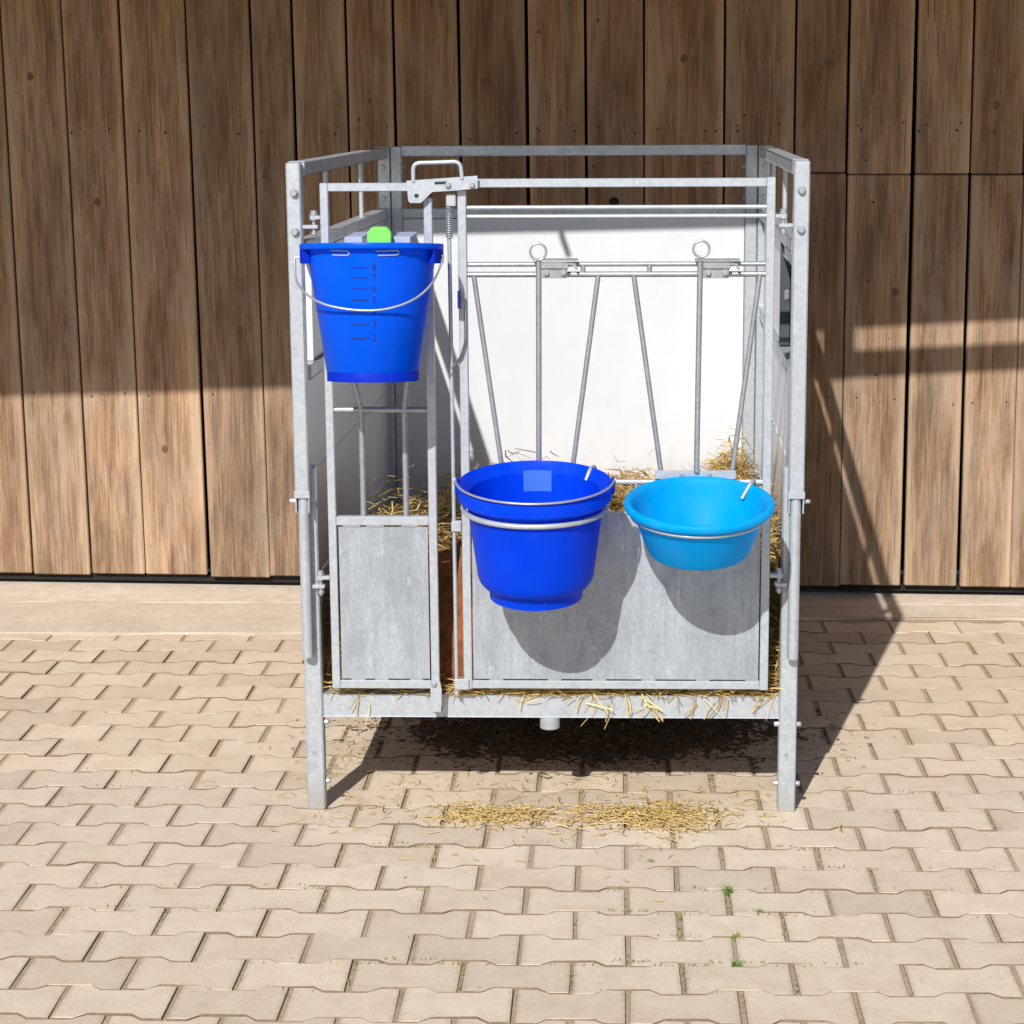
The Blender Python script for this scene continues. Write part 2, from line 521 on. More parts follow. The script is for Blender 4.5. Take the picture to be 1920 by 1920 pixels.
# the pavers outside the picture, joined
vv, ff = [], []
src = []
for me in PM:
    src.append(([v.co.copy() for v in me.vertices], [tuple(p.vertices) for p in me.polygons]))
for (_, _, x, y) in far:
    V_, F_ = src[random.randrange(6)]
    b0 = len(vv); dz = random.uniform(-.001, .001)
    vv += [(v.x+x, v.y+y, v.z+dz) for v in V_]
    ff += [tuple(b0+i for i in f) for f in F_]
me = bpy.data.meshes.new('outer_pavers'); me.from_pydata(vv, [], ff)
o = finish('outer_pavers', me, PAVER_OUT, pavement); o['kind'] = 'stuff'

# concrete apron in front of the barn and its rough edging strip
def wavy_strip(name, y0, y1, z, mat, th=.05, seed=1):
    rg = random.Random(seed); bm = bmesh.new()
    n = 60; xs = [-7+14*i/n for i in range(n+1)]
    A = [bm.verts.new((x, y0(x)+rg.uniform(-.006, .006), z-th)) for x in xs]
    B = [bm.verts.new((x, y0(x)+rg.uniform(-.016, .016), z-.004)) for x in xs]
    C_ = [bm.verts.new((x, y0(x)+.008, z)) for x in xs]
    D_ = [bm.verts.new((x, y1(x), z)) for x in xs]
    for P_, Q_ in ((A, B), (B, C_), (C_, D_)):
        for i in range(n): bm.faces.new((P_[i], P_[i+1], Q_[i+1], Q_[i]))
    return tag(obj(name, bm, mat), kind='structure')
WY = lambda x: 2.024-.0465*(x+.07)          # front face of the barn planks
wavy_strip('stone_edging', lambda x: 1.715-.20*min(1, max(0, (-x-.25)/.5)), lambda x: 1.90, .0032, ROUGHSTONE, seed=3)
wavy_strip('concrete_apron', lambda x: 1.875, lambda x: 2.6, .0046, CONCRETE, seed=4)

# ------------------------------------------------------------------ barn
barn = thing('barn', (0, 2.05, 0), 'old barn front of weathered brown upright planks behind the calf pen', 'barn')
edges = [-2.62, -2.43, -2.28, -2.09, -1.90, -1.735, -1.545, -1.37, -1.16]
for px in (462, 544, 644, 735, 857, 987, 1097, 1208, 1358, 1493, 1590):
    edges.append(at(px, 0, Y=2.03).x)
edges += [1.02, 1.19, 1.345, 1.53, 1.68, 1.87, 2.03, 2.22, 2.40, 2.6]
while edges[-1] < 4.4: edges.append(edges[-1]+random.uniform(.14, .21))
while edges[0] > -4.4: edges.insert(0, edges[0]-random.uniform(.14, .21))
NE0 = edges.index(-2.62)
def plank(x0, x1, z0, z1, gap, dy):
    bm = bmesh.new()
    lean = random.uniform(.0, .012)
    box(bm, x0+gap/2, x1-gap/2, 0, .026, z0, z1, .0035)
    for v in bm.verts:
        v.co.y += WY(v.co.x)+dy
        v.co.x += lean*(1.8-v.co.z)*.6
    return obj('plank', bm, WOOD, barn)
planks = []
for i, (a, b) in enumerate(zip(edges, edges[1:])):
    gap = {9: .012, 10: .005, 11: .010, 12: .006, 13: .013, 14: .008, 15: .009, 16: .004, 17: .010, 18: .004, 19: .011}.get(i-NE0, random.choice((.004, .006, .009, .012)))
    dy = random.uniform(-.005, .006)
    if a > .62:
        zj = 1.302+random.uniform(-.004, .004)
        planks.append((a, b, plank(a, b, .034+random.uniform(0, .008), zj-.0015, gap, dy)))
        planks.append((a, b, plank(a, b, zj+.0015, 3.0, gap, dy+random.uniform(-.004, .004))))
    else:
        planks.append((a, b, plank(a, b, .038+random.uniform(0, .008), 3.0, gap, dy)))
# nails and knots, sub-parts of their plank
def on_plank(x, z):
    for a, b, o in planks:
        if a <= x < b:
            zz = [ORG[o.name].z+v.co.z for v in o.data.vertices]
            if min(zz) <= z <= max(zz): return o
def disc(bm, x, z, rx, rz, depth, n=18, ydown=0.):
    cy_ = WY(x)
    c0 = bm.verts.new((x, cy_-depth, z))
    prev = None
    rings = []
    for f, d in ((.45, depth), (.8, depth*.8), (1., -.001)):
        rings.append([bm.verts.new((x+rx*f*math.cos(2*math.pi*k/n), cy_-d, z+rz*f*math.sin(2*math.pi*k/n))) for k in range(n)])
    for k in range(n):
        bm.faces.new((c0, rings[0][(k+1) % n], rings[0][k]))
        for A, B in zip(rings, rings[1:]):
            bm.faces.new((A[k], A[(k+1) % n], B[(k+1) % n], B[k]))
    bmesh.ops.recalc_face_normals(bm, faces=bm.faces[:])
def front_y(o, x):
    return min(ORG[o.name].y+v.co.y for v in o.data.vertices)
def stick(kind, x, z, rx, rz, mat, depth=.0016):
    o = on_plank(x, z)
    if not o: return
    bm = bmesh.new()
    disc(bm, x, z, rx, rz, depth)
    # plank faces differ by a few mm: set the disc on its own plank
    dy = ORG[o.name].y-.013-(WY(ORG[o.name].x))
    for v in bm.verts: v.co.y += dy
    obj(kind, bm, mat, o, True)
for px, py, r in ((910, 155, .013), (1283, 110, .012), (1553, 118, .014), (690, 190, .008), (1010, 60, .006)):
    p = at(px, py, Y=2.01); stick('knot', p.x, p.z, r, r*1.15, KNOT)
p = at(1152, 378, Y=2.01); stick('knot_hole', p.x, p.z, .017, .014, KNOTHOLE)
for px, py in ((1010, 246), (1078, 246), (1190, 250), (1121, 38), (1342, 246), (1383, 245), (1395, 216), (1612, 243), (1635, 378),
               (1621, 300), (441, 252), (625, 252), (670, 225), (1113, 312), (1325, 305), (968, 250), (880, 262), (800, 268),
               (1525, 450), (1625, 525), (300, 250), (250, 246), (120, 250), (1720, 246), (1790, 244), (1860, 248), (532, 335), (1640, 700)):
    p = at(px, py, Y=2.01); stick('nail', p.x, p.z, .0042, .0042, NAIL, .0022)
rgn = random.Random(5)
for i_ in range(len(edges)-1):
    a_, b_ = edges[i_], edges[i_+1]
    for zn in (.62, 1.44) if a_ < -.9 or a_ > .55 else (1.44,):
        for f_ in (.2, .8):
            if rgn.random() < .6:
                stick('nail', a_+(b_-a_)*f_+rgn.uniform(-.008, .008), zn+rgn.uniform(-.012, .012), .0034, .0034, NAIL, .0018)
for xk, zk in ((-.60, 1.05), (-1.46, 1.22), (-1.28, .45), (.98, .95), (1.26, 1.5), (-.93, 1.30), (-1.65, 1.6)):
    stick('knot', xk, zk, .011, .014, KNOT)
bm = bmesh.new(); box(bm, -4.4, 4.4, 2.27, 2.30, .02, 3.0, 0); obj('backing_board', bm, DARK, barn)
bm = bmesh.new(); beam(bm, (-4.4, WY(-4.4)+.05, .028), (4.4, WY(4.4)+.05, .028), .05, .02, 0); obj('sill', bm, DARK, barn)
# eave: roof overhang that shades the upper wall (above the frame)
YE = .25
drop = math.tan(SUN_EL)/math.cos(SUN_AZ)
sxz = math.tan(SUN_AZ)
zA = at(800, 438, Y=1.37); zB = at(1400, 399, Y=1.37)
def eave_of(p, off=0):
    return Vector((p.x-(1.37-YE)*sxz, YE, p.z+(1.37-YE)*drop+off))
eA, eB = eave_of(zA), eave_of(zB)
ez = lambda x: 2.083+.02*x
x0, x1, xg = -4.7, 4.7, eave_of(at(1500, 640, Y=1.99)).x
xg = at(1512, 640, Y=1.99).x-(1.99-YE)*sxz
bm = bmesh.new()
def slab(bm, xa, xb, za, zb, y0, y1, th, rise):
    P = [(xa, y0, za), (xb, y0, zb), (xb, y1, zb+rise), (xa, y1, za+rise)]
    f = [bm.verts.new(q) for q in P]; g = [bm.verts.new((q[0], q[1], q[2]+th)) for q in P]
    bm.faces.new(list(reversed(f))); bm.faces.new(g)
    for i in range(4): bm.faces.new((f[i], f[(i+1) % 4], g[(i+1) % 4], g[i]))
GZ = .066
slab(bm, x0, x1, ez(x0)+.125, ez(x1)+.125, YE, 2.5, .05, .75)
bmesh.ops.recalc_face_normals(bm, faces=bm.faces[:])
obj('roof', bm, ROOFM, barn)
bm = bmesh.new()
fp = [(x0, 2.125), (-1.3, 2.112), (-.8, 2.068), (xg, ez(xg))]
for (xa_, za_), (xb_, zb_) in zip(fp, fp[1:]):
    slab(bm, xa_, xb_-.002, za_, zb_, YE-.03, YE-.004, .175, 0)
bmesh.ops.recalc_face_normals(bm, faces=bm.faces[:])
obj('shade_fascia', bm, SHADE_FASCIA, barn)  # unseen board, its lower edge shaped to set the shadow line
bm = bmesh.new()
tube(bm, [(xg+.003, YE-.02, ez(xg)+.032), (x1, YE-.02, ez(x1)+.032)], .034, 12)
obj('shade_tube', bm, GALV, barn, True)  # unseen tube added to throw a shadow strip on the wall
bm = bmesh.new()
xs = at(1572, 620, Y=1.99).x-(1.99-YE)*sxz
box(bm, xs-.045, xs+.045, YE-.03, YE+.0, ez(xs)+.06, ez(xs)+.2, .002)
obj('shade_block', bm, GALV, barn)  # unseen block added to interrupt the sunlit gap
bm = bmesh.new()
h0 = eave_of(at(1047, 425, Y=1.37)); h1 = eave_of(at(1061, 462, Y=1.37))
tube(bm, bend([(h0.x, YE-.04, h0.z+.05), (h0.x+.001, YE-.04, h0.z), (h1.x, YE-.04, h1.z)], .01), .008, 8)
obj('shade_rod', bm, GALV, barn, True)  # unseen bent rod added for one slanting shadow on the back panel

# ------------------------------------------------------------------ calf pen
pen = thing('calf_pen', (0, .7, 0), 'galvanised steel calf pen on four legs with white panels, standing on the pavers', 'calf pen')
DX = .025                     # the frame stands very slightly askew
D = 1.385
def sk(x, y): return x+DX*y/D
FT = 1.397                    # frame top

def pbox(name, x0, x1, y0, y1, z0, z1, mat=GALV, parent=None, bev=.0018):
    bm = bmesh.new(); box(bm, x0, x1, y0, y1, z0, z1, bev)
    return obj(name, bm, mat, parent or pen)
def pbeam(name, a, b, w, h, mat=GALV, parent=None, bev=.0018):
    bm = bmesh.new(); beam(bm, a, b, w, h, bev); return obj(name, bm, mat, parent or pen)
def ptube(name, pts, r, mat=GALV, parent=None, n=12, closed=False):
    bm = bmesh.new(); tube(bm, pts, r, n, closed); return obj(name, bm, mat, parent or pen, True, 50)
def pbolt(p, axis, parent, r=.0075, h=.007):
    bm = bmesh.new(); hexbolt(bm, p, axis, r, h); return obj('bolt', bm, ZINC, parent, True, 30)

for sgn in (-1, 1):
    if sgn < 0: xo, xi = -.5345, -.5045; lx0, lx1 = -.531, -.4935; pc = -.5185; bx = -.5178
    else: xo, xi = .5325, .5005; lx0, lx1 = .491, .5285; pc = .5155; bx = .5155
    a, b = min(xo, xi), max(xo, xi)
    post = pbox('front_post', a, b, 0, .033, .705, FT, GALV, None, .003)
    # open lower end of the post: cheeks and lip round the dark socket
    for q in (a, b-.0028):
        pbox('post_cheek', q, q+.0028, 0.001, .033, .668, .7045, GALV, post, .0006)
    pbox('post_lip', a-.0015, b+.0015, -.0025, .0, .700, .716, GALV, post, .001)
    pbox('socket', a+.003, b-.003, .026, .0295, .668, .7045, HOLE_SHADE, post, 0)  # dark sheet painted as the shade in the open post end
    for z in ((1.336, 1.257) if sgn < 0 else (1.338, 1.259)):
        pbolt((bx, 0, z), (0, -1, 0), post, .0078, .008)
    pbolt((a if sgn < 0 else b, .015, .692), (sgn, 0, 0), post, .0045, .012)
    bm = bmesh.new()
    tube(bm, [(pc, .0135, .7045), (pc, .0135, .352)], .0118, 20, cap=False)
    tube(bm, [(pc, .0135, .352), (pc, .0135, .358)], .0095, 20, cap=True)
    rod = obj('slide_pipe', bm, GALV, None or pen, True, 50)
    leg = pbox('leg', lx0, lx1, .0335, .068, 0, .76, GALV_LEG, None, .003)
    for z in (.196, .062):
        pbolt((lx1, .05, z), (1, 0, 0), leg, .0058, .009)
        if sgn > 0: pbolt((lx0, .05, z), (-1, 0, 0), leg, .0058, .008)
    bm = bmesh.new(); xx = (lx0+lx1)/2-.002
    tube(bm, [(xx, .0339, .131), (xx, .0325, .131)], .0045, 14); obj('stud', bm, GALV_DARK, leg, True)
# back posts and legs
for sgn in (-1, 1):
    x0_, x1_ = ((-.470, -.4395) if sgn < 0 else (.4865, .519))
    bpst = pbox('back_post', x0_, x1_, D-.035, D, 0, FT+.004, GALV, None, .003)
    for z in (1.345, 1.262):
        xi_ = x1_ if sgn < 0 else x0_
        pbolt((xi_, D-.018, z), (-sgn, 0, 0), bpst, .006, .006)
# back rails and panel
xl, xr = -.4395, .4865
pbeam('top_rail', (xl, D-.018, 1.388), (xr, D-.018, 1.388), .028, .028)
pbeam('middle_rail', (xl, D-.018, 1.2215), (xr, D-.018, 1.2215), .028, .027)
pbeam('bottom_rail', (xl, D-.018, .235), (xr, D-.018, .235), .028, .04)
pbox('pvc_board', xl+.001, xr-.001, D-.026, D-.012, .2576, 1.2070, PVC, None, .0012)
# side panels
for sgn in (-1, 1):
    fx = -.517 if sgn < 0 else .515
    def P(y, z): return (sk(fx, y), y, z)
    y0, y1 = .034, D-.036
    yb = .0695
    pbeam('top_rail', P(y0, 1.3835), P(y1, 1.3835), .028, .028)
    pbeam('middle_rail', P(y0, 1.2215), P(y1, 1.2215), .028, .028)
    pbeam('window_rail', P(yb, .957), P(y1, .957), .022, .028)
    pbeam('bottom_rail', P(yb, .245), P(y1, .245), .028, .034)
    # side upright near the back with two bolts
    ux0, ux1 = ((-.5025, -.4712) if sgn < 0 else (.5202, .5515))
    up = pbox('side_upright', ux0, ux1, y1-.004, y1+.034, .225, 1.3985)
    for z in (1.345, 1.262):
        pbolt(((ux0+ux1)/2+sgn*.002, y1-.004, z), (0, -1, 0), up, .0065, .006)
    for y in ((.40, .95) if sgn < 0 else (.17, .52, .98)):
        ptube('grid_bar', [P(y, 1.233), P(y, 1.372)], .006)
    wy = .15 if sgn < 0 else .43           # open window next to the front post
    xs_ = fx+sgn*.004
    zz = .262
    tops = [.50, .74, .945]
    for z1_ in tops:
        pbeam('pvc_board', (sk(xs_, yb), yb, (zz+z1_)/2), (sk(xs_, y1), y1, (zz+z1_)/2), .012, z1_-zz-.0022, PVC, None, .002)
        zz = z1_
    pbeam('pvc_board', (sk(xs_, wy), wy, 1.090), (sk(xs_, y1), y1, 1.090), .012, 1.2065-.974, PVC, None, .002)
    if sgn > 0:
        pbeam('window_header', P(y0, 1.190), P(wy, 1.190), .014, .030)
        bm = bmesh.new(); box(bm, sk(fx, .30)-.010, sk(fx, .30)+.012, .29, .315, 1.085, 1.11, .002)
        obj('bar_clamp', bm, GALV_DARK, pen)
        pbeam('shade_plate', (sk(fx, y0)+.011, .036, 1.073), (sk(fx, wy)+.011, wy+.01, 1.073), .003, .198, SHADE_GREY, None, 0)  # dark plate put across the window in place of its shade
        pbox('shade_stile', sk(fx, wy)-.014, sk(fx, wy)+.009, wy-.016, wy-.001, .972, 1.206, SHADE_GREY)  # dark strip added to hide the sunlit board edge
# floor: front beam, back, slats
pbeam('front_beam', (-.4925, .058, .2375), (.4905, .058, .2375), .042, .051)
for k in range(12):
    y = .10+k*.106
    bm = bmesh.new(); box(bm, sk(-.474, y), sk(.474, y), y, y+.088, .212, .240, .003)
    obj('floor_slat', bm, WOOD, pen)
bm = bmesh.new()
pt = at(1031, 1358, Y=.05)
lathe(bm, [(.0155, .185), (.0205, .185), (.0215, .187), (.0215, .2115), (.0155, .2115), (.0155, .185)], 28, (pt.x, .052, 0))
obj('drain_stub', bm, GALV, pen, True, 40)

# ---- narrow door (left)
GY = .004                      # front plane of door and gate
def zf(py, px=700): return at(px, py, Y=GY).z
def xf(px, py): return at(px, py, Y=GY).x
dl0, dl1, dr0, dr1 = -.4665, -.4495, -.2540, -.2365
bm = bmesh.new()
zt, zb = 1.355, .284
box(bm, dl0, dl1, GY, GY+.02, zb, zt, .0015)
box(bm, dr0, dr1, GY, GY+.02, zb, 1.325, .0015)
box(bm, dl1, -.175, GY+.0005, GY+.0195, 1.338, zt, .0015)
box(bm, dl1, dr0, GY+.0005, GY+.0195, .641, .660, .0015)
box(bm, dl1, dr0, GY+.0005, GY+.0195, zb+.0005, .3025, .0015)
door = obj('narrow_door', bm, GALV, pen)
bm = bmesh.new(); box(bm, dl1+.004, dr0-.003, GY+.003, GY+.0045, .306, .6375, 0)
obj('door_sheet', bm, GALV_SHEET, door)
bm = bmesh.new()
for (a, b) in ((-.425, -.395), (-.375, -.345), (-.300, -.272)):
    box(bm, a, b, GY+.001, GY+.006, .3026, .3058, .0008)
    box(bm, a-.012, b-.004, GY+.001, GY+.006, .6378, .6408, .0008)
obj('weld_tab', bm, ZINC, door)
za = zf(770)
ptube('cross_rod', [(dl1, GY+.01, za), (dr0, GY+.01, za)], .0066, GALV_DARK, door)
for (px, top) in ((677, 640), (758, 782)):
    x = xf(px, 800)
    ptube('door_bar', [(x, GY+.010, .659), (x, GY+.010, za)], .0066, GALV_DARK, door)
    x2 = xf(663 if px < 700 else 763, 718)
    xt = x2+(x2-x)*3.2; zt2 = zf(718)+(zf(718)-za)*3.2
    ptube('door_bar', [(x, GY+.010, za), (xt, GY+.010, zt2)], .0066, GALV_DARK, door)
# two ends of V bars are held by an upper rod behind the bucket
ptube('cross_rod', [(dl1, GY+.01, zt2), (dr0, GY+.01, zt2)], .0066, GALV_DARK, door)
# foot latch of the door, hooked over the beam
lx = xf(817, 1300)
bm = bmesh.new()
prism(bm, [(lx-.011, .303), (lx+.010, .303), (lx+.013, .285), (lx+.013, .262), (lx+.011, .235), (lx-.010, .235), (lx-.010, .262)], GY-.006, GY-.002)
box(bm, lx-.009, lx+.013, GY-.0019, GY+.028, .232, .2345, 0)
fl = obj('foot_latch', bm, GALV, door)
pbolt((lx-.003, GY-.006, .297), (0, -1, 0), fl, .0055, .004)

# ---- feed gate (right)
gl0, gl1, gr0, gr1 = -.1845, -.1665, .4455, .4635
bm = bmesh.new()
box(bm, gl0, gl1, GY, GY+.02, .284, 1.34, .0015)
box(bm, gr0, gr1, GY, GY+.02, .284, 1.364, .0015)
box(bm, -.165, gr0, GY+.0005, GY+.0195, 1.345, 1.3625, .0015)
box(bm, gl1, gr0, GY+.0005, GY+.0195, .2855, .3030, .0015)
gate = obj('feed_gate', bm, GALV, pen)
bm = bmesh.new(); box(bm, gl1+.003, gr0-.003, GY+.003, GY+.0045, .3065, .664, 0)
obj('gate_sheet', bm, GALV_SHEET, gate)
bm = bmesh.new()
for a in (-.13, -.005, .09, .195, .31, .415):
    box(bm, a, a+.03, GY+.001, GY+.006, .3031, .3062, .0008)
obj('weld_tab', bm, ZINC, gate)
bm = bmesh.new()
box(bm, gl1, gr0, GY+.004, GY+.016, .6645, .6705, .001)
obj('sheet_edge', bm, GALV, gate)
for py, r in ((389, .0046), (406, .0046), (496, .0050), (515, .0058)):
    z = zf(py, 1150)
    ptube('gate_rod', [(gl1-.001, GY+.010, z), (gr0+.001, GY+.010, z)], r, GALV if py < 450 else GALV_DARK, gate)
zv, zu = zf(515, 1150), zf(496, 1150)
for (xa, ya, xb, yb) in ((888, 516, 940, 868), (1122, 516, 1075, 868), (1188, 516, 1240, 890), (1425, 516, 1372, 890)):
    pa, pb = at(xa, ya, Y=GY+.01), at(xb, yb, Y=GY+.01)
    if xb < 1100: pb = pb+(pb-pa)*.16
    ptube('neck_bar', [(pa.x, GY+.01, zv), (pb.x, GY+.01, pb.z)], .0052, GALV_DARK, gate)
for px in (1093, 1218):
    x = xf(px, 505); ptube('spacer', [(x, GY+.01, zv), (x, GY+.01, zu)], .005, GALV_DARK, gate)
for (px, pyb, pxr, pyr, pxb) in ((1010, 865, 1009, 472, 1010), (1313, 885, 1315, 467, 1306)):
    pa, pb = at(px, 487, Y=GY-.004), at(pxb, pyb, Y=GY-.004)
    if px < 1100: pb.z -= .11
    lb = ptube('lock_bar', [(pa.x, GY-.004, pa.z), (pb.x, GY-.004, pb.z)], .0058, GALV_DARK, gate)
    rc = at(pxr, pyr, Y=GY-.004)
    ptube('lock_ring', [(rc.x+.0165*math.cos(t*math.pi/14), GY-.004, rc.z+.0165*math.sin(t*math.pi/14)) for t in range(28)], .0025, ZINC, gate, 8, True)
    # lock housing: top plate, bracket with two screws
    a = at(px-10, 487, Y=GY); b = at(px+74, 487, Y=GY)
    bm = bmesh.new()
    box(bm, a.x, b.x, GY-.012, GY+.014, a.z-.002, a.z+.0015, .0006)
    z1_, z0_ = at(px, 491, Y=GY).z, at(px, 521, Y=GY).z
    box(bm, a.x+.016, a.x+.070, GY-.009, GY-.006, z0_, z1_, .001)
    box(bm, a.x+.016, a.x+.072, GY-.014, GY-.0095, z1_-.013, z1_-.001, .001)
    br = obj('lock_bracket', bm, GALV_DARK, gate)
    for dx in (.027, .062):
        pbolt((a.x+dx, GY-.009, z0_+.011), (0, -1, 0), br, .0058, .005)
    bm = bmesh.new()
    prism(bm, [(a.x+.072, z1_-.001), (a.x+.086, z1_-.002), (a.x+.092, z1_-.016), (a.x+.087, z1_-.016), (a.x+.082, z1_-.007), (a.x+.072, z1_-.006)], GY-.010, GY-.004)
    obj('lock_lever', bm, GALV_DARK, gate)
# cross rail that carries the pail rings and the neck plate behind the bowl
zr = zf(905, 1150)
ptube('ring_rail', [(gl1-.001, GY+.010, zr), (gr0+.001, GY+.010, zr)], .0058, GALV, gate)
a, b = at(1228, 888, Y=GY), at(1380, 888, Y=GY)
npl = pbox('neck_plate', a.x, b.x, GY-.0005, GY+.0035, a.z-.012, a.z+.0065, GALV, gate, .001)
for f in (.33, .67):
    pbolt((a.x+(b.x-a.x)*f, GY-.0005, a.z-.003), (0, -1, 0), npl, .0045, .004)
# right-hand sleeve plate, pail hooks and rings
def hook(px, py0, px1, py1, Y0, Y1):
    p0 = at(px, py0, Y=Y0); p1 = at(px1, py1, Y=Y1)
    pts = [(p0.x+.004, GY+.006, zr), (p0.x+.004, Y0+.02, p0.z-.006), (p0.x+.002, Y0, p0.z+.002), (p0.x-.006, (Y0+Y1)/2-.01, p0.z+.001), (p1.x, Y1, p1.z)]
    ptube('pail_hook', bend(pts, .012, 4), .0042, GALV, gate, 10)

# ---- latch between door and gate
lp = [(762, 339), (895, 329.5), (895.5, 353), (858, 357), (810, 360), (792, 378), (788, 380.5), (769, 380.5), (765.5, 377)]
bm = bmesh.new()
prism(bm, [(at(px, py, Y=-.012).x, at(px, py, Y=-.012).z) for px, py in lp], -.012, -.008)
latch = obj('latch_plate', bm, GALV, pen)
for px, py in ((840, 347), (885, 347)):
    p = at(px, py, Y=-.012); pbolt((p.x, -.012, p.z), (0, -1, 0), latch, .0055, .005)
for (xa, ya, xb, yb, r) in ((817, 343.5, 836, 342.5, .0028), (780.5, 367, 781.5, 367, .0042)):
    p, q = at(xa, ya, Y=-.0124), at(xb, yb, Y=-.0124)
    bm = bmesh.new(); prism(bm, [(p.x+r*math.cos(t), p.z+r*math.sin(t)) for t in [math.pi/2+k*math.pi/8 for k in range(9)]] +
                            [(q.x+r*math.cos(t), q.z+r*math.sin(t)) for t in [-math.pi/2+k*math.pi/8 for k in range(9)]], -.0124, -.0121)
    obj('slot', bm, HOLE_SHADE, latch)  # dark patch painted for the shade in the hole
hp = [at(px, py, Y=-.010) for px, py in ((775, 341), (774.5, 306), (863, 303), (866.5, 336))]
ptube('latch_handle', bend([(p.x, -.0105 if i in (1, 2) else -.0105, p.z) for i, p in enumerate(hp)], .014, 6), .0044, GALV, latch)
# vertical latch rod with spring, guides and wire trigger
RX0, RX1 = xf(843, 470), xf(856, 1290)
rodtop, rodbot = zf(372, 843), zf(1302, 856)
ptube('latch_rod', [(RX0-.001, GY+.004, rodtop), ((RX0+RX1)/2, GY+.004, .8), (RX1, GY+.004, rodbot)], .0042, GALV, latch)
p0, p1 = at(836, 363, Y=GY), at(855, 387, Y=GY)
pbox('rod_head', p0.x, p1.x, GY-.004, GY+.012, p1.z, p0.z, GALV, latch)
z0_, z1_ = zf(446, 843), zf(387, 843)
ptube('spring', [(RX0+.0068*math.cos(t*.5), GY+.004+.0068*math.sin(t*.5), z1_+(z0_-z1_)*t/176) for t in range(177)], .0014, GALV_DARK, latch, 6)
p0, p1 = at(846, 977, Y=GY), at(870, 997, Y=GY)
pbox('rod_guide', p0.x, gl0-.0005, GY-.004, GY+.013, p1.z, p0.z, GALV, gate)
p0, p1 = at(852, 1272, Y=GY), at(882, 1293, Y=GY)
pbox('rod_guide', p0.x, gl0+.012, GY-.005, GY-.0004, p1.z, p0.z, GALV, gate)
wp = [at(px, py, Y=GY-.006) for px, py in ((862, 552), (871, 556), (872.5, 575), (873, 640), (865, 668), (848, 690))]
ptube('trigger_wire', bend([(p.x, GY-.006, p.z) for p in wp], .008, 3), .0026, GALV_DARK, latch)
p = at(861, 560, Y=GY-.006)
pbox('trigger_clip', p.x-.0035, p.x+.0035, GY-.009, GY-.0005, at(861, 578, Y=GY).z, at(861, 545, Y=GY).z, m_simple('blue_clip', (.05, .10, .40), .4), latch, .001)
wp = [at(px, py, Y=GY-.002) for px, py in ((846, 690), (862, 676), (868, 670))]
ptube('trigger_link', [(p.x, GY-.002, p.z) for p in wp], .003, GALV_DARK, latch)

# ---- hinges: two tabs and an upright bolt each
def hinge(px, py, side, host):
    c0 = at(px, py, Y=GY+.008)
    x, z = c0.x, c0.z
    gx = dl0 if side < 0 else gr1
    wx = -.5045 if side < 0 else .5005
    bm = bmesh.new()
    a, b = min(x+side*.007, gx), max(x+side*.007, gx)
    box(bm, a, b, GY+.001, GY+.017, z-.005, z+.003, .0015)
    tube(bm, [(x, GY+.009, z-.006), (x, GY+.009, z+.004)], .0085, 14)
    o = obj('hinge_eye', bm, GALV, host)
    bm = bmesh.new()
    a, b = min(x-side*.009, wx), max(x-side*.009, wx)
    box(bm, a, b, GY+.001, GY+.017, z-.024, z-.016, .0015)
    obj('hinge_tab', bm, GALV, pen)
    bm = bmesh.new()
    tube(bm, [(x, GY+.009, z-.040), (x, GY+.009, z+.006)], .0038, 10)
    hexbolt(bm, (x, GY+.009, z+.0045), (0, 0, 1), .0072, .007)
    tube(bm, [(x, GY+.009, z-.036), (x, GY+.009, z-.029)], .007, 6)
    obj('hinge_bolt', bm, ZINC, pen, True, 30)
hinge(588, 407, -1, door); hinge(601, 1082, -1, door)
hinge(1469, 404, 1, gate); hinge(1461, 1078, 1, gate)

# ------------------------------------------------------------------ pails
def tiltx(deg): return Matrix.Rotation(R(deg), 3, 'X')      # positive: front edge down
# blue feed bucket in the left ring
BC = at(1003, 903, Y=-.175); B_ROT = tiltx(6)
bp = thing('feed_bucket', (BC.x, BC.y, BC.z-.24), 'dark blue round feed bucket in a ring, left of the light blue bowl', 'bucket')
prof = [(0, -.232), (.104, -.232), (.110, -.222), (.128, -.05), (.131, -.02), (.147, -.005), (.151, .001), (.1535, .0), (.1555, -.004),
        (.155, -.030), (.1515, -.034), (.148, -.034), (.1385, -.040), (.137, -.046), (.1195, -.200), (.1185, -.214), (.1145, -.228), (.107, -.239), (.0965, -.2435),
        (.0955, -.2455), (.0945, -.270), (.091, -.270), (.093, -.245), (0, -.245)]
prof = [(r_, z_ if z_ > -.05 else -.046+(z_+.046)*.872) for r_, z_ in prof]
bm = bmesh.new(); lathe(bm, prof, 72, BC, B_ROT)
bmesh.ops.remove_doubles(bm, verts=bm.verts[:], dist=.00005)
bmesh.ops.recalc_face_normals(bm, faces=bm.faces[:])
obj('bucket_body', bm, BLUE, bp, True, 40)
bm = bmesh.new()
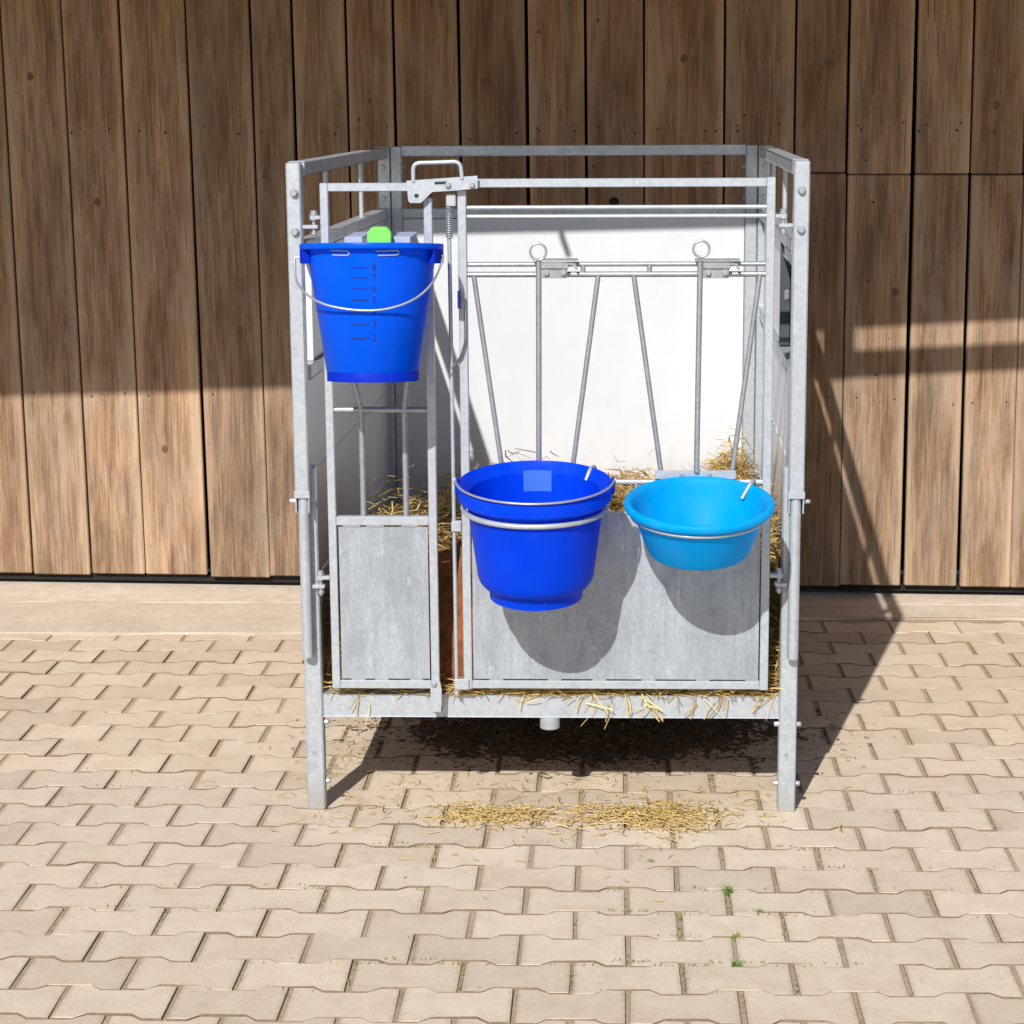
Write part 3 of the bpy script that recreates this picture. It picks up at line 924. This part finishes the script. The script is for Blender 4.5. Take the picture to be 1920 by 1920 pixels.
# pale label on the inner back wall
pts = []
for r_, z_ in ((.1290, -.014), (.1255, -.058)):
    for k in range(9):
        t = math.pi/2+(k/8-.5)*.46
        pts.append(bm.verts.new(BC+B_ROT @ Vector((r_*math.cos(t), r_*math.sin(t), z_))))
for k in range(8): bm.faces.new((pts[k], pts[k+1], pts[9+k+1], pts[9+k]))
obj('label', bm, LABELB, bp)
bm = bmesh.new(); lathe(bm, [(0, -.15), (.1165, -.15)], 48, BC, B_ROT)
bmesh.ops.remove_doubles(bm, verts=bm.verts[:], dist=.00005)
WAT = NT('clear_water'); WAT.set(Base_Color=(.02, .10, .55), Roughness=.04)
obj('water', bm, WAT.m, bp, True)
hpts = []
for k in range(33):
    t = math.pi*k/32
    hpts.append(BC+B_ROT @ Vector((-.159*math.cos(t), -.159*math.sin(t)*1.0, .006-.004*math.sin(t))))
ptube('wire_handle', hpts, .0024, ZINC, bp, 8)
for sgn in (-1, 1):
    p = BC+B_ROT @ Vector((sgn*.156, 0, -.002))
    bm = bmesh.new(); box(bm, p.x-.004, p.x+.004, p.y-.013, p.y+.013, p.z-.022, p.z+.010, .003)
    obj('handle_lug', bm, BLUE_BASE, bp)
    ptube('handle_eye', [(p.x+sgn*.005, p.y+.007*math.cos(t*.6), p.z+.004+.007*math.sin(t*.6)) for t in range(9)], .002, ZINC, bp, 6)
# ring that carries it
RC = at(1003, 950, Y=-.165)
def ring(C_, rad, tilt, r, a0=-205, a1=25):
    rot = tiltx(tilt); pts = []
    for k in range(57):
        t = R(a0+(a1-a0)*k/56)
        pts.append(Vector(C_)+rot @ Vector((rad*math.cos(t), rad*math.sin(t), 0)))
    pts = [(pts[0].x, GY+.008, zr-.002)]+pts+[(pts[-1].x, GY+.008, zr-.002)]
    ptube('pail_ring', pts, r, GALV, gate, 10)
ring((RC.x, -.165, RC.z), .1445, 4.5, .0056)
# light blue bowl
OC = at(1311, 940, Y=-.165); O_ROT = tiltx(9)
bw = thing('feed_bowl', (OC.x, OC.y, OC.z-.12), 'light blue shallow feed bowl with thick rim, in the ring right of the bucket', 'bowl')
prof = [(0, -.118), (.080, -.118), (.098, -.108), (.130, -.020), (.1335, -.008), (.1385, .0005), (.144, .0028), (.1492, .0008), (.1515, -.005), (.1502, -.012),
        (.146, -.0165), (.138, -.0175), (.1345, -.022), (.131, -.030), (.1025, -.112), (.096, -.120), (.086, -.1245), (.0, -.1245)]
prof = [(r_, z_ if z_ > -.03 else -.03+(z_+.03)*.90) for r_, z_ in prof]
bm = bmesh.new(); lathe(bm, prof, 72, OC, O_ROT)
bmesh.ops.remove_doubles(bm, verts=bm.verts[:], dist=.00005)
bmesh.ops.recalc_face_normals(bm, faces=bm.faces[:])
obj('bowl_body', bm, SKYBLUE, bw, True, 60)
oc2 = OC+O_ROT @ Vector((0, 0, -.024))
ring(oc2, .1375, 9, .0035)
hook(1112, 876, 1099, 901, -.052, -.088)
hook(1412, 902, 1391, 935, -.050, -.082)

# ---- teat bucket hanging on the narrow door
TX, TY = (xf(576, 500)+xf(818, 500))/2*.985-.006, -.125
p = at(693, 458, Y=-.25); zt_ = p.z; zb_ = at(690, 716, Y=-.21).z
TX = at(695, 480, Y=TY).x
tb = thing('milk_bucket', (TX, TY, zb_), 'tall blue bucket with dark litre scale and lime tab, hung high on the narrow door', 'bucket')
H = zt_-zb_
TROT = tiltx(-5)
back = GY-.006
def flat(bm, inset=0.):
    for v in bm.verts:
        if v.co.y > back-inset: v.co.y = back-inset+(v.co.y-back+inset)*.02
zb_ -= .008; zt_ -= .008
tc_ = Vector((TX, TY-.002, zb_))
prof = [(.124, H-.004), (.128, H), (.1425, H-.0005), (.1437, H-.003), (.1437, H-.010), (.1425, H-.0115), (.1285, H-.0125), (.126, H-.034), (.0935, .020), (.0915, .018), (.0915, 0), (.088, 0), (.088, .016), (0, .016)]
prof_in = [(0, .019), (.089, .019), (.1225, H-.03), (.124, H-.004)]
bm = bmesh.new(); lathe(bm, [(r_, z_) for r_, z_ in prof_in]+prof[1:], 72, tc_, TROT)
bmesh.ops.remove_doubles(bm, verts=bm.verts[:], dist=.00005)
bmesh.ops.recalc_face_normals(bm, faces=bm.faces[:])
flat(bm)
body = obj('bucket_body', bm, BLUE_T, tb, True, 40)
rr = lambda z_: .0935+(.126-.0935)*(z_-.020)/(H-.054)      # outer radius of the wall
bm = bmesh.new(); ML = .105
lathe(bm, [(0, .0215), (.0875, .0215), (rr(ML)-.0055, ML), (0, ML)], 48, tc_, TROT)
bmesh.ops.remove_doubles(bm, verts=bm.verts[:], dist=.00005)
bmesh.ops.recalc_face_normals(bm, faces=bm.faces[:]); flat(bm, .006)
obj('milk', bm, MILK, tb, True, 40)
bm = bmesh.new(); lathe(bm, [(.0917, .0185), (.0924, .0175), (.0924, -.0005), (.0885, -.0005), (.0885, .002)], 72, tc_, TROT); flat(bm)
obj('base_band', bm, BLUE_BASE, tb, True, 40)
def on_wall(x, z_, lift=.0006):
    r_ = rr(z_)+lift
    t = math.asin(max(-1, min(1, x/r_)))
    return tc_+TROT @ Vector((x, -r_*math.cos(t), z_))
# litre scale: bars with numerals, flat print on the wall
scale_rows = [(503, 9), (522, 8), (543, 7), (564, 6), (588, 5), (610, 4), (636, 3)]
def text_mesh(body_, size):
    cu = bpy.data.curves.new('numeral', 'FONT'); cu.body = body_; cu.size = size; cu.align_x = 'CENTER'; cu.align_y = 'CENTER'
    o_ = bpy.data.objects.new('tmp', cu); COL.objects.link(o_)
    me_ = bpy.data.meshes.new_from_object(o_.evaluated_get(bpy.context.evaluated_depsgraph_get()))
    bpy.data.objects.remove(o_); bpy.data.curves.remove(cu)
    return me_
NUM = ['8', '7', '6', '5', '4', '3', '2']
for (py, _), ch in zip(scale_rows, NUM):
    q = at(675, py, Y=TY-.115); z_ = (q.z-tc_.z)/math.cos(R(5))+.115*math.sin(R(5))*-1
    z_ = q.z-tc_.z-.0095
    xa = at(657, py, Y=TY-.115).x-tc_.x; xb = at(690, py, Y=TY-.115).x-tc_.x
    bm = bmesh.new(); N_ = 6
    A = [bm.verts.new(on_wall(xa+(xb-xa)*k/N_, z_-.0010)) for k in range(N_+1)]
    B = [bm.verts.new(on_wall(xa+(xb-xa)*k/N_, z_+.0010)) for k in range(N_+1)]
    for k in range(N_): bm.faces.new((A[k], A[k+1], B[k+1], B[k]))
    obj('scale_mark', bm, PRINT, tb)
    me_ = text_mesh(ch, .0185)
    for v in me_.vertices:
        w_ = on_wall(xb+.0105+v.co.x, z_+v.co.y)
        v.co = w_
    finish('numeral', me_, PRINT, tb)
# ears, handle, hooks, green tab
for sgn in (-1, 1):
    bm = bmesh.new(); inn, outr = [], []
    for k in range(13):
        t = (0 if sgn > 0 else math.pi)+R(-24+48*k/12)
        col_ = []
        for r_, z_ in ((.1285, H-.0118), (.1434, H-.0118), (.1434, H-.037), (.1415, H-.039), (.1285, H-.039)):
            col_.append(bm.verts.new(tc_+TROT @ Vector((r_*math.cos(t), r_*math.sin(t), z_))))
        outr.append(col_)
    for A, B in zip(outr, outr[1:]):
        for k in range(5): bm.faces.new((A[k], A[(k+1) % 5], B[(k+1) % 5], B[k]))
    bm.faces.new(outr[0]); bm.faces.new(list(reversed(outr[-1])))
    bmesh.ops.recalc_face_normals(bm, faces=bm.faces[:]); flat(bm)
    obj('handle_ear', bm, BLUE_BASE, tb, True, 30)
ha, hb = at(556, 484, Y=TY), at(829, 481, Y=TY)
hl = []
for px, py, Y in ((553, 482, TY), (553, 500, TY-.01), (556, 527, TY-.03), (575, 552, TY-.068), (605, 569, TY-.094), (640, 578, TY-.106), (680, 582, TY-.110), (720, 580, TY-.107),
                  (757, 570, TY-.097), (787, 554, TY-.080), (810, 531, TY-.06), (823, 506, TY-.02), (832, 480, TY)):
    hl.append(at(px, py, Y=Y))
sm = []
for i in range(len(hl)-1):
    P0, P1, P2, P3 = hl[max(i-1, 0)], hl[i], hl[i+1], hl[min(i+2, len(hl)-1)]
    for k in range(5):
        t = k/5
        sm.append(.5*((2*P1)+(P2-P0)*t+(2*P0-5*P1+4*P2-P3)*t*t+(3*P1-P0-3*P2+P3)*t**3))
sm.append(hl[-1])
sm = [(e0.x-.012, TY, hl[-1].z)] if False else sm
ptube('wire_handle', [(ha.x+.010, TY, ha.z+.001)]+sm+[(hb.x-.010, TY, hb.z+.002)], .0023, ZINC, tb, 8)
for px in (663, 753):
    a_ = at(px-17, 444, Y=-.165); b_ = at(px+17, 462, Y=-.165)
    bm = bmesh.new(); box(bm, a_.x, b_.x, -.169, -.163, b_.z-.03, a_.z, .001)
    box(bm, a_.x, b_.x, -.1625, back-.002, a_.z-.004, a_.z-.0002, .0008)
    obj('hanger_strap', bm, PALE, tb)
gl = [(688, 478), (688, 437), (694, 429), (699, 426), (722, 426), (727, 429), (733, 437), (733, 478)]
bm = bmesh.new(); prism(bm, [(at(px, py, Y=-.19).x, at(px, py, Y=-.19).z) for px, py in gl], -.19, -.165)
bmesh.ops.bevel(bm, geom=bm.edges[:], offset=.0015, segments=1, affect='EDGES')
tag(obj('handle_tab', bm, GREEN, tb), label='lime green plastic tab')
for xa, xb in ((618, 650), (704, 742)):
    a_, b_ = at(xa, 472, Y=TY-.11), at(xb, 478, Y=TY-.11)
    yy = lambda x: tc_.y-math.sqrt(max(0, .1285**2-(x-tc_.x)**2))+.0205
    zc = (a_.z+b_.z)/2
    pts = [(a_.x+(b_.x-a_.x)*k/6, zc+.0045) for k in range(7)]
    pts += [(b_.x+.004*math.cos(t), zc+.0045*math.sin(t)) for t in (1.0, .4, 0, -.4, -1.0)]
    pts += [(b_.x-(b_.x-a_.x)*k/6*.9, zc-.0045) for k in range(7)]
    pts3 = [(x, yy(x)+.0012, z) for x, z in pts]
    ptube('hook_glint', pts3, .0013, PALE, tb, 6)  # pale hook loops also stand in for glints on the rim slots

# ------------------------------------------------------------------ rusty barrel behind the latch gap
bx_, by_, br_ = -.165, .372, .235
barrel = thing('rusty_barrel', (bx_, by_, .245), 'rust brown barrel in the pen, seen between the narrow door and feed gate', 'barrel')
bm = bmesh.new()
lathe(bm, [(br_-.06, .566), (br_-.025, .562), (br_-.006, .55), (br_+.006, .53), (br_+.022, .49), (br_+.040, .43), (br_+.055, .37), (br_+.060, .32), (br_+.058, .245), (0, .245)], 48, (bx_, by_, 0))
bmesh.ops.recalc_face_normals(bm, faces=bm.faces[:])
obj('barrel_shell', bm, RUST, barrel, True, 40)
bm = bmesh.new(); lathe(bm, [(br_-.0045, .565), (br_-.0045, .545), (0, .56)], 32, (bx_, by_, 0))
obj('straw_fill', bm, STRAWBED, barrel, True)

# ------------------------------------------------------------------ straw
def strands(name, P, L, W, mat, pitch=.3, kind='stuff', yawdir=None, droop=0., parent=None, tintb=(0, 1), minz=None):
    """many bent straws as thin three-sided stalks; P (n,3) centres"""
    n = len(P)
    yaw = RNG.uniform(0, 2*np.pi, n) if yawdir is None else yawdir
    pit = RNG.normal(0, pitch, n)
    d = np.stack([np.cos(yaw)*np.cos(pit), np.sin(yaw)*np.cos(pit), np.sin(pit)], 1)
    up = np.tile([0, 0, 1.], (n, 1)) + RNG.normal(0, .2, (n, 3))
    sd_ = np.cross(d, up); sd_ /= np.linalg.norm(sd_, axis=1)[:, None]
    u = np.cross(sd_, d)
    bendv = (RNG.normal(0, .10, n)*L)[:, None]*u + (RNG.normal(0, .12, n)*L)[:, None]*sd_
    bendv[:, 2] += droop*L*RNG.uniform(.0, 1, n)
    V = np.empty((n, 3, 3, 3))
    for i, t in enumerate((-.5, 0., .5)):
        ctr = P + d*(L*t)[:, None] + bendv*(1-4*t*t)
        w = W*(1 if i == 1 else .7)
        for k in range(3):
            a = 2*np.pi*k/3+.5
            V[:, i, k] = ctr + sd_*(w*np.cos(a))[:, None] + u*(w*.6*np.sin(a))[:, None]
    if minz is not None: V[..., 2] = np.maximum(V[..., 2], minz+RNG.uniform(0, .002, (n, 1, 1)))
    V = V.reshape(-1, 3)
    q = []
    for i in range(2):
        for k in range(3):
            q.append([i*3+k, i*3+(k+1) % 3, (i+1)*3+(k+1) % 3, (i+1)*3+k])
    q = np.array(q)
    Fq = (np.arange(n)*9)[:, None, None]+q[None]
    Fq = Fq.reshape(-1, 4)
    me = bpy.data.meshes.new(name)
    me.vertices.add(len(V)); me.vertices.foreach_set('co', V.astype(np.float32).ravel())
    me.loops.add(Fq.size); me.loops.foreach_set('vertex_index', Fq.astype(np.int32).ravel())
    me.polygons.add(len(Fq))
    me.polygons.foreach_set('loop_start', np.arange(0, Fq.size, 4, dtype=np.int32))
    me.update(calc_edges=True)
    at_ = me.attributes.new('tint', 'FLOAT', 'POINT')
    tint = np.clip(RNG.normal(.55, .25, n), 0, 1)*(tintb[1]-tintb[0])+tintb[0]
    at_.data.foreach_set('value', np.repeat(tint, 9).astype(np.float32))
    o = finish(name, me, mat, parent)
    if kind: o['kind'] = kind
    return o

def bed_h(x, y):
    t = np.clip((y-.075)/.13, 0, 1); t = t*t*(3-2*t)
    h = .268+.165*t
    h = h+.035*np.clip(x*2, 0, 1)*t
    h = h+.06*np.exp(-((x-.43)**2+(y-1.28)**2)/.012)
    h = h+.035*np.exp(-((x-.16)**2)/.02-((y-1.25)**2)/.03)
    h = h-.03*np.clip((-x-.33)/.12, 0, 1)*np.clip((y-.3), 0, 1)
    h = h+.10*np.exp(-((x-.49)/.07)**2)*np.exp(-((y-.45)/.28)**2)
    h = h-.10*np.exp(-((x+.2)/.10)**2)*np.clip(1-(y-.08)/.2, 0, 1)*t
    h = h+.045*np.exp(-((x+.18)/.2)**2)*np.clip((y-.75)/.25, 0, 1)
    h = h+.014*np.sin(x*17+y*9)+.012*np.sin(x*31-y*23+1)
    return h
gx, gy = np.linspace(-.498, .498, 62), np.linspace(.083, 1.345, 74)
bm = bmesh.new(); grid = []
for y in gy:
    grid.append([bm.verts.new((sk(x, y), y, float(bed_h(x, y))-.012+random.uniform(-.006, .006))) for x in gx])
for i in range(len(gy)-1):
    for j in range(len(gx)-1):
        bm.faces.new((grid[i][j], grid[i][j+1], grid[i+1][j+1], grid[i+1][j]))
# skirt down to the slatted floor along the front
lowf = [bm.verts.new((v.co.x, v.co.y, .241)) for v in grid[0]]
for j in range(len(gx)-1): bm.faces.new((lowf[j], lowf[j+1], grid[0][j+1], grid[0][j]))
bed = obj('straw_bed', bm, STRAWBED, None, True, 180)
tag(bed, 'thick bed of golden straw filling the floor of the calf pen', 'straw', kind='stuff')
def lay(n, x0, x1, y0, y1, up=.02):
    x = RNG.uniform(x0, x1, n); y = RNG.uniform(y0, y1, n)
    z = bed_h(x, y)+RNG.exponential(up*.5, n)-.004
    return np.stack([x+DX*y/D, y, z], 1)
Pb = np.concatenate([lay(5200, -.46, .46, .09, 1.30), lay(2600, -.46, .46, .85, 1.30, .03), lay(1500, .40, .485, .09, .8, .03), lay(700, -.487, -.42, .09, .6, .03),
                     lay(1500, -.40, -.04, .75, 1.30, .035), lay(900, -.33, -.08, .085, .2, .02), lay(350, .38, .47, 1.18, 1.32, .05)])
n = len(Pb)
Lb = RNG.uniform(.03, .10, n)
o = strands('straw_stalks', Pb, Lb, RNG.uniform(.0012, .0026, n), STRAW, .38, parent=bed)
# straw over the barrel
n = 900
a = RNG.uniform(0, 2*np.pi, n); r_ = (br_+.02)*np.sqrt(RNG.uniform(0, 1, n))
Pq = np.stack([bx_+r_*np.cos(a), by_+r_*np.sin(a), .57+RNG.exponential(.018, n)], 1)
o = strands('straw_heap', Pq, RNG.uniform(.03, .09, n), RNG.uniform(.0012, .0025, n), STRAW, .3)
tag(o, 'straw heaped on top of the rust brown barrel', 'straw')
# straw along the lip of the front beam, stalks hanging down over it
n = 1500
x = np.concatenate([RNG.uniform(-.49, .488, n//3), RNG.uniform(-.2, .488, n-n//3)])
P1 = np.stack([x, RNG.uniform(.031, .10, n), .2645+RNG.exponential(.0085, n)], 1)
yd = np.where(RNG.uniform(0, 1, n) < .7, RNG.normal(0, .35, n), RNG.uniform(0, 6.28, n))
o1 = strands('lip_straw', P1, RNG.uniform(.02, .085, n), RNG.uniform(.0011, .0024, n), STRAW, .10, yawdir=yd, tintb=(.2, 1))
tag(o1, 'loose straw lying along the top of the front floor beam', 'straw')
n = 62
px_ = np.concatenate([RNG.uniform(860, 1460, 14), RNG.uniform(1060, 1450, 24), np.array([668, 671, 690, 740, 812, 830])])
P2 = []; dirs = []
for q in px_:
    w_ = at(float(q), float(RNG.uniform(1306, 1334)), Y=.030)
    P2.append((w_.x, .0295+RNG.uniform(-.008, .002), w_.z))
P2 = np.array(P2); n = len(P2)
o2 = strands('hanging_straw', P2, RNG.uniform(.02, .06, n), RNG.uniform(.0008, .0018, n), STRAW, .1, parent=None)
# turn these stalks to hang: rebuild directions as steep ones
bpy.data.objects.remove(o2)
def steep(name, P, L, W, mat, parent=None):
    vv, ff, tt = [], [], []
    for p, l, w in zip(P, L, W):
        t = RNG.normal(0, .75); fw = RNG.uniform(.05, .35)
        d = Vector((math.sin(t), -fw, -math.cos(t))).normalized()
        s_ = d.cross(Vector((0, 1, 0))).normalized(); u_ = s_.cross(d)
        curve = Vector((RNG.normal(0, .05), -abs(RNG.normal(0, .05)), 0))*l
        b0 = len(vv)
        for f in (0, .5, 1.):
            cpt = Vector(p)+d*(l*(f-.35))+curve*(1-4*(f-.5)**2)
            for k in range(3):
                a_ = 2*math.pi*k/3
                vv.append(cpt+s_*(w*math.cos(a_))+u_*(w*math.sin(a_)))
        for i in range(2):
            for k in range(3):
                ff.append((b0+i*3+k, b0+i*3+(k+1) % 3, b0+i*3+3+(k+1) % 3, b0+i*3+3+k))
        tt += [min(1, max(0, RNG.normal(.6, .2)))]*9
    me = bpy.data.meshes.new(name); me.from_pydata(vv, [], ff)
    a_ = me.attributes.new('tint', 'FLOAT', 'POINT'); a_.data.foreach_set('value', tt)
    return finish(name, me, mat, parent)
o2 = steep('hanging_straw', P2, RNG.uniform(.02, .062, n), RNG.uniform(.0007, .0016, n), STRAW, o1)
o2['kind'] = 'stuff'
# loose straw on the pavers
def scatter_px(n, cx_, cy_, sx_, sy_):
    pts = []
    for _ in range(n):
        w_ = at(float(RNG.normal(cx_, sx_)), float(RNG.normal(cy_, sy_)), Z=0)
        pts.append((w_.x, w_.y, .003+RNG.exponential(.004)))
    return pts
Pg = scatter_px(300, 905, 1532, 52, 10)+scatter_px(620, 1235, 1533, 62, 13)+scatter_px(240, 1080, 1530, 90, 11)+scatter_px(60, 1050, 1545, 190, 22)
Pg = np.array(Pg); n = len(Pg)
og = strands('ground_straw', Pg, RNG.uniform(.008, .045, n), RNG.uniform(.0009, .0023, n), STRAW, .12, minz=.001, tintb=(.5, 1.))
tag(og, 'band of yellow straw scattered on the pavers in front of the pen', 'straw')
Pg = []
for cx_, cy_, sx_, sy_, k in ((650, 1420, 30, 25, 60), (700, 1500, 60, 25, 40), (1000, 1480, 220, 14, 110), (1050, 1600, 260, 50, 26), (640, 1550, 60, 12, 24), (1420, 1530, 60, 25, 24),
                              (520, 1370, 60, 30, 14), (570, 1480, 40, 40, 14), (1560, 1450, 60, 40, 12), (1200, 1600, 30, 15, 4), (760, 1400, 90, 30, 40), (470, 1270, 60, 40, 8)):
    Pg += scatter_px(k, cx_, cy_, sx_, sy_)
Pg = np.array(Pg); n = len(Pg)
og2 = strands('stray_straw', Pg, RNG.uniform(.006, .035, n), RNG.uniform(.0006, .0015, n), STRAW, .06, minz=.001, parent=og, tintb=(.1, 1.))
# dark crumbs and litter below the slats, spread wide to deepen the shade there
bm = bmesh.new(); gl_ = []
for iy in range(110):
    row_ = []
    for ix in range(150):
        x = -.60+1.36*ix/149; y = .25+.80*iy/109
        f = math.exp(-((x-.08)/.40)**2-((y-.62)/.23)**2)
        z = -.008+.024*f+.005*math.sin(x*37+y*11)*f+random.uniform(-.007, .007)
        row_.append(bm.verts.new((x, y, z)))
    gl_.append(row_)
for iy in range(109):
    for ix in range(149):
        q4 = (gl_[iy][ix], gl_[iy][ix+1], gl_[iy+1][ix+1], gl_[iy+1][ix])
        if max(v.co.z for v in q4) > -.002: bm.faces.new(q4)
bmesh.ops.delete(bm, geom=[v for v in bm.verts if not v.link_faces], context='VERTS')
oc = obj('litter_and_shade', bm, LITTER_SHADE)
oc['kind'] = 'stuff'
n = 5200
x = RNG.normal(.10, .22, n); y = np.clip(RNG.normal(.62, .16, n), .29, 1.2)+RNG.uniform(0, .05, n)
ff_ = np.exp(-((x-.14)/.24)**2-((y-.62)/.20)**2)
Pc = np.stack([x, y, .001+.022*ff_+RNG.exponential(.003, n)], 1)
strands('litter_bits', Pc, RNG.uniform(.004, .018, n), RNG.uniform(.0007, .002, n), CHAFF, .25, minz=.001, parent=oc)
tag(oc, 'dark trampled litter fallen under the pen floor, spread out to fill in its shadow', 'litter')

# ------------------------------------------------------------------ weeds in the joints
def tuft(px, py, n, h, label):
    p = at(px, py, Z=0)
    t = thing('grass_tuft', (p.x, p.y, 0), label, 'grass tuft', 'grass tufts in the paver joints')
    rg = random.Random(px)
    for k in range(n):
        a = rg.uniform(0, 6.28); l = h*rg.uniform(.6, 1.1); sp_ = rg.uniform(.25, .8)
        w = rg.uniform(.0014, .0026)
        bm = bmesh.new()
        base = p+Vector((rg.uniform(-.009, .009), rg.uniform(-.005, .005), -.003))
        d = Vector((math.cos(a), math.sin(a), 0)); sdv = Vector((-d.y, d.x, 0))
        L_, R_ = [], []
        for i in range(4):
            f = i/3
            q = base+d*(l*sp_*f*f)+Vector((0, 0, l*(f-.25*f*f)))
            ww = w*(1-f*.9)
            L_.append(bm.verts.new(q+sdv*ww)); R_.append(bm.verts.new(q-sdv*ww+Vector((0, 0, .0004))))
        for i in range(3): bm.faces.new((L_[i], L_[i+1], R_[i+1], R_[i]))
        obj('blade', bm, GRASS, t)
tuft(1365, 1676, 26, .030, 'brightest green grass tuft, growing in a paver joint right of the middle foreground')
tuft(1382, 1812, 20, .024, 'small grass tuft in the joint at the front edge of the paving')
tuft(1426, 1712, 14, .018, 'tiny low grass tuft in a wavy joint just right of the brightest tuft')
tuft(1377, 1757, 12, .016, 'dull thin grass tuft in the joint between the two greener tufts')
tuft(1218, 1617, 8, .018, 'pale thin weed sprout in the joint below the ground straw')

def joint_weeds(n):
    rg = random.Random(21); vv, ff = [], []
    cl = [(at(px, py, Z=0), r_) for px, py, r_ in ((1330, 1663, .05), (1430, 1708, .05), (1310, 1814, .06), (1500, 1818, .08), (1160, 1812, .06), (1275, 1735, .04), (890, 1815, .07),
          (640, 1808, .08), (1560, 1640, .08), (1450, 1590, .06), (760, 1590, .05), (560, 1665, .07), (1190, 1700, .05), (250, 1700, .12), (1800, 1650, .12), (1750, 1500, .1), (200, 1480, .1))]
    for _ in range(n):
        p, r_ = rg.choice(cl)
        x = p.x+rg.gauss(0, r_); y = p.y+rg.gauss(0, r_*.5)
        row = round((PY0-y)/ROW); yj = PY0-row*ROW
        if rg.random() < .65:                         # on the wavy long joint
            ph = ((x-PX0-(0 if row % 2 == 1 else PITCH/2))/PITCH) % 1
            y = yj+(AMP if .25 < ph < .75 else -AMP)*(1 if True else 1)
        else:                                         # on a cross joint
            off = 0 if row % 2 == 1 else PITCH/2
            x = PX0+off+PITCH*round((x-PX0-off)/PITCH); y = yj-ROW*rg.random()
        h = rg.uniform(.002, .008); a = rg.uniform(0, 6.28); w = rg.uniform(.0008, .0018)
        dx, dy = math.cos(a), math.sin(a); ln = rg.uniform(.002, .006)
        b0 = len(vv)
        x += rg.gauss(0, .002); y += rg.gauss(0, .0015)
        vv += [(x-dy*w, y+dx*w, -.001), (x+dy*w, y-dx*w, -.001), (x+dx*ln+dy*w*.6, y+dy*ln-dx*w*.6, h*.7), (x+dx*ln*1.5, y+dy*ln*1.5, h)]
        ff += [(b0, b0+1, b0+2), (b0, b0+2, b0+3)]
    me = bpy.data.meshes.new('joint_weeds'); me.from_pydata(vv, [], ff)
    o_ = finish('joint_weeds', me, MOSS)
    tag(o_, 'tiny dull green sprouts and moss in the paver joints', 'weeds', kind='stuff')
joint_weeds(900)
